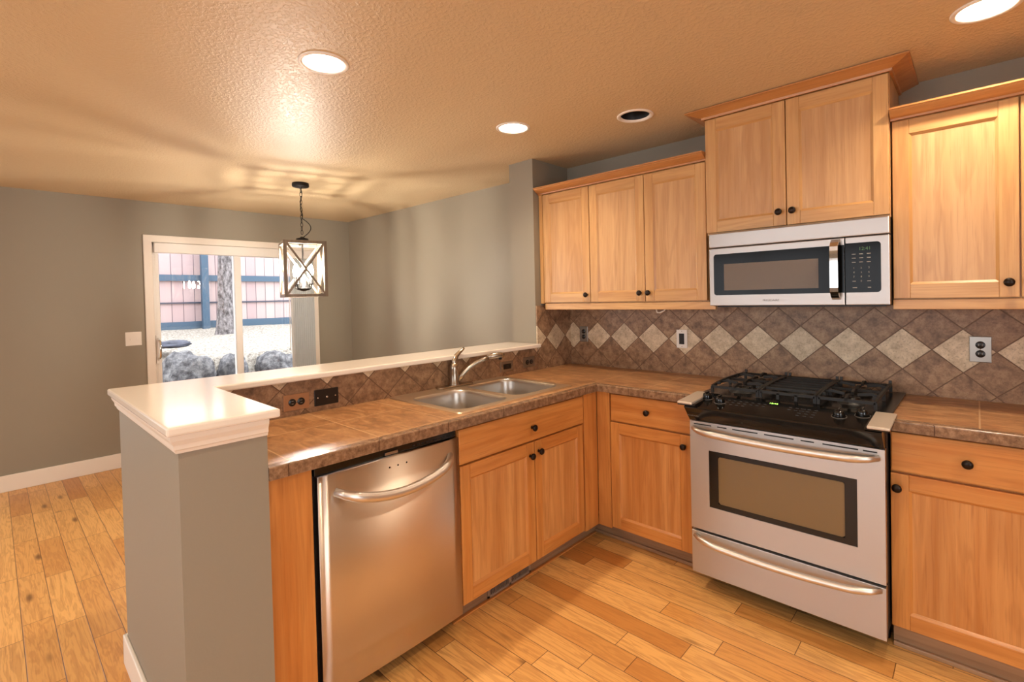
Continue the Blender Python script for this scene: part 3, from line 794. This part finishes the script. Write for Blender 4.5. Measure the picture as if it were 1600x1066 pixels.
ck = mb.build('cooktop', rg)
burn = [(1.391, -.425, .042), (1.391, -.172, .034), (1.622, -.30, .040), (1.8485, -.425, .036), (1.8485, -.172, .042)]
for x, y, r in burn:
    mb = MB(); mb.lathe([(r*1.5, .9246), (r*1.45, .928), (r*1.1, .930), (r*1.05, .940), (r*.2, .942), (0, .942)], (x, y, 0), 'z', M['plate_steel'] if 0 else M['iron'], 28)
    o = mb.build('burner', rg)
    MB().lathe([(r*.98, .942), (r*1.0, .948), (r*.9, .952), (0, .953)], (x, y, 0), 'z', M['enamel'], 28).build('burner_cap', o)
def grate(x0, x1, kind):
    mb = MB(); y0, y1, zt = -.540, -.060, .961
    def bar(pts, k=1.0): mb.tube(pts, k, M['iron'], sq=(.0052, .006))
    def arch(x, xb):   # side bar that rises and bows towards the back
        return [(x, y0, zt-.004)]+[(x+(xb-x)*math.sin(PI*q), y0+(y1-y0)*q, zt+.006*math.sin(PI*q)) for q in (.15, .3, .45, .6, .75, .9)]+[(x, y1, zt-.002)]
    bar([(x0, y0, zt-.006), (x1, y0, zt-.006)]); bar([(x0, y1, zt-.004), (x1, y1, zt-.004)])
    bar(arch(x0, x0-.002)); bar(arch(x1, x1+.002))
    for x in (x0, x1):
        for y in (y0, -.30, y1): bar([(x, y, zt-.004), (x, y, .927)], 1.0)
    for x, y in ((x0+.002, y1), (x1-.002, y1)): bar([(x, y, zt-.004), (x, y+.004, zt+.02)])
    if kind == 'two':
        cx = (x0+x1)/2
        bar([(x0, -.30, zt), (x1, -.30, zt)])
        for cy in (-.425, -.172):
            for a in (-1, 1):
                ex = x0 if a < 0 else x1
                bar([(ex, cy, zt), (cx+a*.072, cy, zt+.010), (cx+a*.024, cy, zt+.002)])
                for b_ in (-1, 1): bar([(ex, cy+b_*.062, zt), (cx+a*.085, cy+b_*.062, zt+.006)])
            for b_ in (-1, 1):
                ey = cy+b_*.123; bar([(cx, ey, zt), (cx, cy+b_*.075, zt+.009), (cx, cy+b_*.026, zt+.002)])
    else:
        for k in range(1, 7): bar([(x0, y0+k*(y1-y0)/7, zt+.002), (x1, y0+k*(y1-y0)/7, zt+.002)])
        for x in ((x0*2+x1)/3, (x0+x1*2)/3): bar([(x, y0, zt-.006), (x, y0, .927)])
    return mb.build('grate', rg)
grate(1.285, 1.497, 'two'); grate(1.511, 1.733, 'slats'); grate(1.747, 1.950, 'two')

# ------------------------------------------------------------------ microwave
mw = thing('microwave', 'stainless steel over-the-range microwave with black window', 'microwave', (1.61, -.2, 1.35))
MF = -.4174
mb = MB(); mb.box(1.2325, 1.9865, -.375, -.002, 1.350, 1.724, M['blackm']); mb.build('body', mw)
mb = MB(); mb.box(1.2305, 1.9885, MF, -.376, 1.652, 1.724, M['steel'], .004); mb.build('vent_grille', mw)
mb = MB(); mb.box(1.2305, 1.8285, MF, -.376, 1.353, 1.648, M['steel'], .003); md = mb.build('door', mw)
def rpoly(x0, x1, z0, z1, r, corners):
    pts = []
    for cx, cz, a0, nm in ((x1-r, z1-r, 0, 'tr'), (x0+r, z1-r, PI/2, 'tl'), (x0+r, z0+r, PI, 'bl'), (x1-r, z0+r, 3*PI/2, 'br')):
        if nm in corners:
            for k in range(7): a = a0+PI/2*k/6; pts.append((cx+r*math.cos(a), cz+r*math.sin(a)))
        else: pts.append((x1 if 'r' in nm else x0, z1 if 't' in nm else z0))
    return pts
mb = MB(); mb.prism(rpoly(1.254, 1.8275, 1.407, 1.617, .014, ('tl', 'bl')), MF-.0015, MF+.002, 'y', M['black_glass']); wb = mb.build('door_glass', md)
mb = MB(); mb.prism(rpoly(1.306, 1.728, 1.431, 1.565, .002, ()), MF-.0019, MF-.0014, 'y', M['mwglass']); mb.build('window_mesh', md)
mb = MB(); pts = []
for k in range(17):
    q = k/16; b_ = 4*q*(1-q); pts.append((1.797, MF-.002-.042*min(1, b_*2.4)**.6-.004*b_, 1.640-.258*q))
mb.tube(pts, 1.0, M['chrome'], sq=(.0155, .006), up=(0, -1, 0)); mb.build('handle', md)
text('logo', 'FRIGIDAIRE', .0145, (1, 0, 0), (0, 0, 1), (1.526, MF-.0006, 1.378), M['logo_ink'], md)
mb = MB(); mb.box(1.8315, 1.9885, MF, -.376, 1.353, 1.648, M['steel'], .003); cp = mb.build('control_panel', mw)
mb = MB(); mb.prism(rpoly(1.832, 1.959, 1.407, 1.622, .014, ('tr', 'br')), MF-.0015, MF+.002, 'y', M['black_glass']); kp = mb.build('keypad', cp)
yk = MF-.0017
text('clock_digits', '12:41', .020, (1, 0, 0), (0, 0, 1), (1.903, yk, 1.595), M['led_dim'], cp)
for r_, row in enumerate(('123', '456', '789')):
    for k, ch in enumerate(row):
        text('number_key', ch, .011, (1, 0, 0), (0, 0, 1), (1.863+k*.027, yk, 1.513-r_*.019), M['legend'], cp)
text('number_key', '0', .011, (1, 0, 0), (0, 0, 1), (1.89, yk, 1.456), M['legend'], cp)
for x, z, l in [(1.863+k*.027, z, .014) for k in range(3) for z in (1.573, 1.556, 1.538)]+[(1.863, 1.456, .012), (1.917, 1.456, .013), (1.866, 1.428, .016), (1.918, 1.428, .012)]:
    MB().box(x-l/2, x+l/2, MF-.0019, MF-.0014, z-.0016, z+.0016, M['legend']).build('key_mark', cp)
mb = MB(); mb.box(1.25, 1.97, -.36, -.02, 1.3445, 1.3505, M['blackm']); mb.build('underside_filter', mw)

# ------------------------------------------------------------------ upper cabinets
UF = ('Y', -.34)
def upper_body(c, x0, x1, z0, z1, yf):
    mb = MB(); mb.box(x0, x1, yf+.0205, -.002, z0, z1, M['oak_z'], .001); mb.build('body', c)
UZ0, UZ1 = 1.373, 2.165
c = cab_empty('upper_cabinet', 'single-door oak wall cabinet next to the stub wall', .22, -.17, UZ0, 'oak wall cabinets')
upper_body(c, .004, .4255, UZ0, UZ1, -.34)
mb = MB(); fbox(mb, UF, .004, .033, UZ0, UZ1, .0, .0205, M['oak_z'], .001); mb.build('filler_strip', c)
door(UF, .037, .4225, 1.380, 2.125, (.400, 1.427), c)
c = cab_empty('upper_cabinet', 'double-door oak wall cabinet left of the microwave', .81, -.17, UZ0, 'oak wall cabinets')
upper_body(c, .4265, 1.189, UZ0, UZ1, -.34)
door(UF, .4275, .8145, 1.380, 2.125, (.786, 1.430), c)
door(UF, .8185, 1.186, 1.380, 2.125, (.842, 1.430), c)
c = cab_empty('upper_cabinet', 'taller oak wall cabinet above the microwave, reaching the ceiling', 1.59, -.18, 1.727, 'oak wall cabinets')
MFR = ('Y', -.360)
upper_body(c, 1.1925, 1.9865, 1.7265, 2.368, -.360)
door(MFR, 1.196, 1.583, 1.738, 2.335, (1.554, 1.803), c)
door(MFR, 1.587, 1.984, 1.738, 2.335, (1.614, 1.803), c)
c = cab_empty('upper_cabinet', 'oak wall cabinet right of the microwave', 2.38, -.17, UZ0, 'oak wall cabinets')
upper_body(c, 1.990, 2.775, UZ0, UZ1, -.34)
door(UF, 1.993, 2.374, 1.377, 2.127, (2.345, 1.434), c)
door(UF, 2.379, 2.772, 1.377, 2.127, (2.41, 1.434), c)
# crown mouldings and light rails
def crown(name, path, z, label, pr):
    mb = MB(); mb.sweep(path, [(o, z+h) for o, h in pr], M['crown_x']); tag(mb.build(name, loc=(path[0][0], path[0][1], z)), label, 'molding', 'oak crown mouldings')
P1 = [(0, 0), (.008, 0), (.010, .008), (.022, .012), (.036, .020), (.050, .030), (.052, .034), (.058, .036), (.058, .043), (0, .043)]
crown('crown_molding', [(1.1915, -.34), (.004, -.34)][::-1], 2.130, 'oak crown moulding on the cabinets left of the microwave', P1)
P2 = [(0, 0), (.010, 0), (.013, .010), (.026, .014), (.044, .020), (.062, .027), (.066, .029), (.075, .031), (.075, .037), (0, .037)]
crown('crown_molding', [(1.1925, -.004), (1.1925, -.36), (1.9865, -.36), (1.9865, -.004)], 2.338, 'oak crown moulding around the tall cabinet at the ceiling', P2)
crown('crown_molding', [(1.9885, -.34), (2.775, -.34)], 2.131, 'oak crown moulding on the cabinet right of the microwave', P1)
def rail(x0, x1, label):
    o = MB().box(x0, x1, -.336, -.316, 1.331, 1.3725, M['oak_x'], .002).build('light_rail', loc=((x0+x1)/2, -.326, 1.331)); tag(o, label, 'molding', 'oak light rails')
rail(.04, 1.2295, 'oak light rail under the cabinets left of the microwave')
rail(1.9905, 2.775, 'oak light rail under the cabinet right of the microwave')
mb = MB(); mb.tube([(.86, -.305, 1.372), (.862, -.30, 1.335), (.868, -.297, 1.312), (.885, -.295, 1.311), (.91, -.295, 1.322), (.93, -.293, 1.345), (.935, -.29, 1.372)], .004, M['wire'], 8)
tag(mb.build('lamp_wire', loc=(.89, -.295, 1.31)), 'loop of white wire hanging under the cabinet left of the microwave', 'wire')

# ------------------------------------------------------------------ wall plates
def plate(name, label, cat, axis, c, u0, u1, z0, z1, mat, dev, parts, group='kitchen wall plates'):
    """axis 'x': on a wall facing +X (u=y); 'y': on a wall facing -Y (u=x)"""
    uc, zc = (u0+u1)/2, (z0+z1)/2
    o = thing(name, label, cat, (c, uc, zc) if axis == 'x' else (uc, c, zc), group)
    def bx(mb, a0, a1, b0, b1, d0, d1, m, bev=0):
        if axis == 'x': mb.box(c+d0, c+d1, a0, a1, b0, b1, m, bev)
        else: mb.box(a0, a1, c-d1, c-d0, b0, b1, m, bev)
    mb = MB(); bx(mb, u0, u1, z0, z1, 0, .006, mat, .002); mb.build('cover_plate', o)
    horiz = (u1-u0) > (z1-z0)
    def pt(a, b, d): return (c+d, a, b) if axis == 'x' else (a, c-d, b)
    ax = 'x' if axis == 'x' else '-y'
    if parts == 'duplex':
        for k in (-1, 1):
            a, b_ = (uc+k*.0195, zc) if horiz else (uc, zc+k*.0195)
            mb = MB(); mb.lathe([(.0165, .0055), (.0165, .008), (.0155, .0088), (0, .0088)], pt(a, b_, 0), ax, dev, 20)
            r = mb.build('receptacle', o); mb = MB()
            for j in (-1, 1):
                if horiz: bx(mb, a-.004, a+.005, b_+j*.006-.0011, b_+j*.006+.0011, .0088, .0093, M['legend'] if dev is not M['plate_white'] else M['rubber'])
                else: bx(mb, a+j*.006-.0011, a+j*.006+.0011, b_-.004, b_+.005, .0088, .0093, M['legend'])
            mb.build('slots', r)
        mb = MB(); mb.lathe([(.003, .006), (.0028, .0075), (0, .0078)], pt(uc, zc, 0), ax, M['chrome'], 10); mb.build('screw', o)
    elif parts == 'jack':
        mb = MB(); mb.lathe([(.0055, .006), (.0055, .010), (.003, .012), (0, .012)], pt(uc, zc, 0), ax, M['chrome'], 12); mb.build('jack', o)
        for k in (-1, 1):
            mb = MB(); mb.lathe([(.0035, .006), (.003, .0075), (0, .0078)], pt(uc+k*.042, zc, 0), ax, M['chrome'], 10); mb.build('screw', o)
    elif parts in ('decora', 'gfci'):
        h, w_ = .0335, .0165
        mb = MB()
        if horiz: bx(mb, uc-h, uc+h, zc-w_, zc+w_, .0055, .009, dev, .001)
        else: bx(mb, uc-w_, uc+w_, zc-h, zc+h, .0055, .009, dev, .001)
        r = mb.build('rocker' if parts == 'decora' else 'receptacle', o)
        if parts == 'gfci':
            for k in (-1, 1):
                mb = MB(); bx(mb, uc+k*.02-.007, uc+k*.02+.007, zc-.008, zc+.008, .009, .0095, M['rubber']); mb.build('socket', r)
        for k in (-1, 1):
            mb = MB(); q = .048
            mb.lathe([(.003, .006), (.0026, .0074), (0, .0077)], pt(uc+(k*q if horiz else 0), zc+(0 if horiz else k*q), 0), ax, M['chrome'], 10); mb.build('screw', o)
    elif parts == 'switch2':
        for k in (-1, 1):
            mb = MB(); bx(mb, uc+k*.023-.005, uc+k*.023+.005, zc-.012, zc+.012, .0055, .0075, dev, .001)
            r = mb.build('toggle_slot', o)
            if k < 0: mb = MB(); bx(mb, uc+k*.023-.0035, uc+k*.023+.0035, zc-.010, zc+.001, .0075, .017, dev, .001); mb.build('toggle', r)
    return o
plate('power_outlet', 'tan double outlet lying sideways on the bar backsplash near the white ledge end', 'outlet', 'x', .009, -2.105, -1.99, .940, 1.012, M['plate_tan'], M['outlet_dark'], 'duplex')
plate('cable_plate', 'black cable jack plate lying sideways on the bar backsplash', 'wall plate', 'x', .009, -1.966, -1.851, .940, 1.014, M['plate_black'], M['outlet_dark'], 'jack')
plate('gfci_outlet', 'grey sideways plate with one wide dark socket behind the faucet spout', 'outlet', 'x', .009, -.762, -.645, .942, 1.008, M['plate_steel'], M['outlet_dark'], 'gfci')
plate('power_outlet', 'grey sideways outlet on the bar backsplash nearest the stub wall', 'outlet', 'x', .009, -.545, -.432, .945, 1.015, M['plate_steel'], M['outlet_dark'], 'duplex')
plate('power_outlet', 'grey upright outlet on the backsplash close to the corner', 'outlet', 'y', -.009, .096, .166, 1.085, 1.197, M['plate_steel'], M['outlet_dark'], 'duplex')
plate('rocker_switch', 'cream plate with dark rocker switch on a cream diamond tile', 'switch', 'y', -.009, .851, .921, 1.078, 1.192, M['plate_white'], M['outlet_dark'], 'decora')
plate('power_outlet', 'stainless upright outlet on the backsplash right of the range', 'outlet', 'y', -.009, 2.229, 2.301, 1.086, 1.200, M['plate_steel'], M['outlet_dark'], 'duplex')
plate('light_switch', 'white double light switch left of the patio door', 'switch', 'x', DX, -2.155, -2.039, 1.070, 1.192, M['plate_white'], M['plate_white'], 'switch2', 'dining wall plates')

# ------------------------------------------------------------------ recessed lights
labels = ['lit recessed ceiling light over the near end of the bar', 'lit recessed ceiling light above the sink', 'unlit recessed ceiling light with an empty black can', 'lit recessed ceiling light in front of the right wall cabinet',
          'unseen recessed fill light added behind the camera on the right', 'unseen recessed fill light added behind the camera in the middle', 'unseen recessed fill light added behind the camera far right', 'unseen recessed fill light added in front of the pantry', 'unseen recessed fill light added in the dining end behind the camera', 'unseen recessed fill light added farthest behind the camera in the dining end']
for (x, y, on), lab in zip(cans, labels):
    o = thing('recessed_light', lab, 'ceiling light', (x, y, H), 'recessed ceiling lights')
    MB().lathe([(.0745, .004), (.077, -.001), (.082, -.006), (.092, -.006), (.0965, -.003), (.0965, 0)], (x, y, H), 'z', M['can_white'], 40).build('trim_ring', o, recalc=True)
    MB().lathe([(.0765, .002), (.07, .03), (.062, .075), (.055, .11), (0, .112)], (x, y, H), 'z', M['can_baffle'] if on else M['can_black'], 40).build('baffle', o)
    if on:
        mb = MB(); mb.lathe([(0, .040), (.022, .043), (.038, .052), (.045, .066), (.040, .08)], (x, y, H), 'z', M['can_bulb'], 24)
        mb.lathe([(.040, .08), (.028, .095), (.02, .11)], (x, y, H), 'z', M['can_white'], 24); mb.build('bulb', o)

# ------------------------------------------------------------------ pendant
PX, PY = -1.734, -1.245
pd = thing('pendant_light', 'wooden box lantern pendant with crossed sides hanging over the dining area', 'pendant light', (PX, PY, H))
MB().lathe([(0, 0), (.062, 0), (.064, -.006), (.064, -.024), (.058, -.03), (.012, -.032), (.010, -.042), (0, -.042)], (PX, PY, H), 'z', M['black_metal'], 32).build('canopy', pd)
mb = MB(); z = H-.04; k = 0
zt, zb = 1.905, 1.465
while z > zt+.075:
    ring = []; a = (k % 2)*PI/2
    for j in range(12):
        t_ = 2*PI*j/12; hx = .0085*math.cos(t_); hz = .0185*math.sin(t_)
        ring.append((PX+hx*math.cos(a), PY+hx*math.sin(a), z-.0185+hz))
    mb.tube(ring, .0022, M['black_metal'], 6, closed=True); z -= .0305; k += 1
mb.build('chain', pd)
mb = MB(); pts = []
for j in range(26):
    q = j/25; zz = H-.04-(H-.04-zt-.035)*q
    if q < .6: o_ = .008*math.sin(q*14)
    else: o_ = .07*math.sin((q-.6)/.4*PI)**1.0
    pts.append((PX+o_*.68+.003, PY+o_*.73, zz))
mb.tube(pts, .0032, M['black_metal'], 8); mb.build('cord', pd)
lan = bpy.data.objects.new('lantern', None); COL.objects.link(lan); lan.parent = pd; lan.location = (0, 0, 0); lan.rotation_euler = (0, 0, math.radians(-15))
def lpart(mb, name, parent=lan):
    bmesh.ops.recalc_face_normals(mb.bm, faces=mb.bm.faces[:])
    me = bpy.data.meshes.new(name); mb.bm.to_mesh(me); mb.bm.free()
    for m_ in mb.mats: me.materials.append(m_)
    o = bpy.data.objects.new(name, me); COL.objects.link(o); o.parent = parent; return o
hs, tw = .157, .024; a1, a0 = zt-H, zb-H
mb = MB(); W_ = M['pend_wood']
for sx in (-1, 1):
    for sy in (-1, 1):
        mb.box(sx*hs-(tw if sx > 0 else 0), sx*hs+(tw if sx < 0 else 0), sy*hs-(tw if sy > 0 else 0), sy*hs+(tw if sy < 0 else 0), a0, a1, W_, .001)
for zz in (a0, a1-tw):
    for sg in (-1, 1):
        e0, e1 = (hs-tw, hs) if sg > 0 else (-hs, -hs+tw)
        mb.box(-hs+tw, hs-tw, e0, e1, zz, zz+tw, W_, .001); mb.box(e0, e1, -hs+tw, hs-tw, zz, zz+tw, W_, .001)
lpart(mb, 'frame')
for axis in (0, 1):
    for sg in (-1, 1):
        mb = MB(); e = sg*(hs-tw*.5); q = hs-tw
        for a_, b_ in ((-1, 1), (1, -1)):
            off = .004*a_
            p = [(-q, a0+tw) if a_ < 0 else (q, a0+tw), (q, a1-tw) if a_ < 0 else (-q, a1-tw)]
            P_ = [((u, e+off, zz) if axis == 0 else (e+off, u, zz)) for u, zz in p]
            mb.tube(P_, 1.0, W_, sq=(.0045, .008) if 0 else (.008, .0045), up=(0, 1, 0) if axis == 0 else (1, 0, 0))
        lpart(mb, 'cross_brace')
mb = MB(); bm_ = M['black_metal']
mb.lathe([(0, a1+.045), (.014, a1+.045), (.02, a1+.036), (.046, a1+.03), (.05, a1+.012), (.02, a1+.008), (.006, a1), (.006, a0+.16), (.02, a0+.15), (.026, a0+.075), (.05, a0+.07), (.05, a0+.06), (.02, a0+.05), (0, a0+.045)], (0, 0, 0), 'z', bm_, 20)
mb.box(-hs+tw, hs-tw, -.008, .008, a1-.012, a1-.004, bm_); mb.box(-.008, .008, -hs+tw, hs-tw, a1-.0115, a1-.0035, bm_)
for k in range(4):
    a = PI/4+k*PI/2; c_, s_ = math.cos(a), math.sin(a)
    mb.tube([(.02*c_, .02*s_, a0+.075), (.045*c_, .045*s_, a0+.06), (.068*c_, .068*s_, a0+.07), (.075*c_, .075*s_, a0+.10)], .005, bm_, 8)
    mb.lathe([(.018, a0+.10), (.02, a0+.104), (.011, a0+.106), (.011, a0+.165), (0, a0+.166)], (.075*c_, .075*s_, 0), 'z', bm_, 12)
lpart(mb, 'candelabra')
for k in range(4):
    a = PI/4+k*PI/2; c_, s_ = math.cos(a)*.075, math.sin(a)*.075
    mb = MB(); mb.lathe([(.008, a0+.167), (.013, a0+.185), (.0165, a0+.205), (.013, a0+.230), (.006, a0+.25), (0, a0+.262)], (c_, s_, 0), 'z', M['pend_bulb'], 14); lpart(mb, 'candle_bulb')

# ------------------------------------------------------------------ yard beyond the patio door
mb = MB(); mb.box(-5.7, DX-.12, -6, 4, -.15, -.05, M['concrete']); struct(mb.build('patio_floor', loc=(-4.5, -1, -.1)), 'concrete patio outside the sliding door', 'patio')
mb = MB(); t = bmesh.new(); nx, ny = 24, 48; i = mb.mi(M['straw']); grid = []
for a in range(nx+1):
    row = []
    for b_ in range(ny+1):
        x = -5.75-a*(6.5/nx); y = -7+b_*(14/ny); q = min(1, (-5.75-x)/3.2)
        zz = .60+.36*q**.8+.025*math.sin(3.1*x+1.7*y)+.03*math.sin(2.3*y)*q+random.uniform(-.012, .012)
        if a == 0: zz = -.1
        row.append(mb.bm.verts.new((x, y, zz)))
    grid.append(row)
for a in range(nx):
    for b_ in range(ny):
        f = mb.bm.faces.new([grid[a][b_], grid[a][b_+1], grid[a+1][b_+1], grid[a+1][b_]]); f.smooth = True
struct(mb.build('ground_yard', loc=(-7, 0, .8)), 'pale straw-covered yard terrace outside', 'ground')
fe = thing('fence', 'pink board fence with slate blue steel posts and rails behind the yard', 'fence', (-9.2, 0, .9))
mb = MB(); mb.box(-9.23, -9.205, -7, 7, 1.0, 2.9, M['fence_board']); mb.build('fence_boards', fe)
mb = MB(); mb.box(-9.20, -9.16, -7, 7, .93, 1.10, M['fence_blue']); mb.build('kick_rail', fe)
mb = MB(); mb.box(-9.20, -9.13, -7, 7, 1.90, 2.02, M['fence_blue']); mb.build('rail', fe)
mb = MB(); mb.box(-9.20, -9.17, -7, 7, 1.455, 1.485, M['fence_dark']); mb.build('thin_rail', fe)
for y in (-5.2, -2.65, -.08, 2.5, 5.05):
    mb = MB(); mb.box(-9.13, -9.02, y-.02, y+.102, .85, 3.0, M['fence_blue'], .004); mb.build('post', fe)
tr = thing('tree', 'pine trunk with rough grey bark in the yard', 'tree', (-8.0, 0, .8))
mb = MB(); i = mb.mi(M['bark']); rings = []
for k in range(30):
    zz = .8+k*.16; r = .148+.05*math.exp(-k*.9)-.002*k
    rings.append([mb.bm.verts.new((-8.0+r*(1+.05*math.sin(5*a+k*.7)+random.uniform(-.03, .03))*math.cos(a), 0+.004*k+r*(1+random.uniform(-.04, .04))*math.sin(a), zz)) for a in [2*PI*j/22 for j in range(22)]])
for p, q in zip(rings, rings[1:]):
    for k in range(22): mb.bm.faces.new([p[k], p[(k+1) % 22], q[(k+1) % 22], q[k]]).smooth = True
mb.build('trunk', tr)
def rock(name, label, c, r, seed, m, flat=1):
    rn = random.Random(seed); t = bmesh.new(); bmesh.ops.create_icosphere(t, subdivisions=4, radius=1)
    from mathutils import noise as mn
    for v in t.verts:
        n_ = v.co.normalized(); k = 1+.30*mn.noise(n_*1.3+Vector((seed*7.1, 0, 0)))+.14*mn.noise(n_*3.3+Vector((0, seed*3.7, 0)))+.06*mn.noise(n_*8+Vector((0, 0, seed)))
        # box-like boulder
        e = max(abs(n_.x), abs(n_.y), abs(n_.z)); k *= (1/e)**.45
        k = min(k, 1.25); v.co = Vector((c[0]+n_.x*r[0]*k, c[1]+n_.y*r[1]*k, c[2]+n_.z*r[2]*k))
    mb = MB(); mb.merge(t, m, True); o = mb.build(name, loc=c); tag(o, label, 'rock', 'retaining wall boulders'); return o
rock('boulder', 'large grey boulder at the left of the yard edge', (-5.80, -1.12, .40), (.33, .29, .36), 3, M['rock'])
rock('boulder', 'speckled grey boulder beneath the pine trunk', (-5.80, -.575, .33), (.30, .165, .36), 5, M['rock'])
rock('boulder', 'broad pale boulder at the right of the yard edge', (-5.80, .06, .33), (.32, .28, .34), 11, M['rock'])
rock('stone_slab', 'flat dark slab lying behind the large left boulder', (-6.35, -1.22, .86), (.20, .26, .05), 14, M['rock_dark'])

# daylight portals at the openings
def portal(name, loc, rot, sx, sy):
    l = bpy.data.lights.new(name, 'AREA'); l.shape = 'RECTANGLE'; l.size = sx; l.size_y = sy
    try: l.cycles.is_portal = True
    except Exception: return
    o = bpy.data.objects.new(name, l); COL.objects.link(o); o.location = loc; o.rotation_euler = rot
portal('patio_door_portal', (DX-.13, -1.2, 1.0), (0, -PI/2, 0), 2.0, 1.5)
portal('front_window_portal', (.65, YF-.1, 1.45), (PI/2, 0, 0), 3.9, 1.3)
portal('right_window_portal', (XR+.1, -3.25, 1.225), (0, PI/2, 0), 1.65, 2.1)
portal('dining_window_portal', (DX-.13, -4.55, 1.17), (0, -PI/2, 0), 1.85, 2.1)
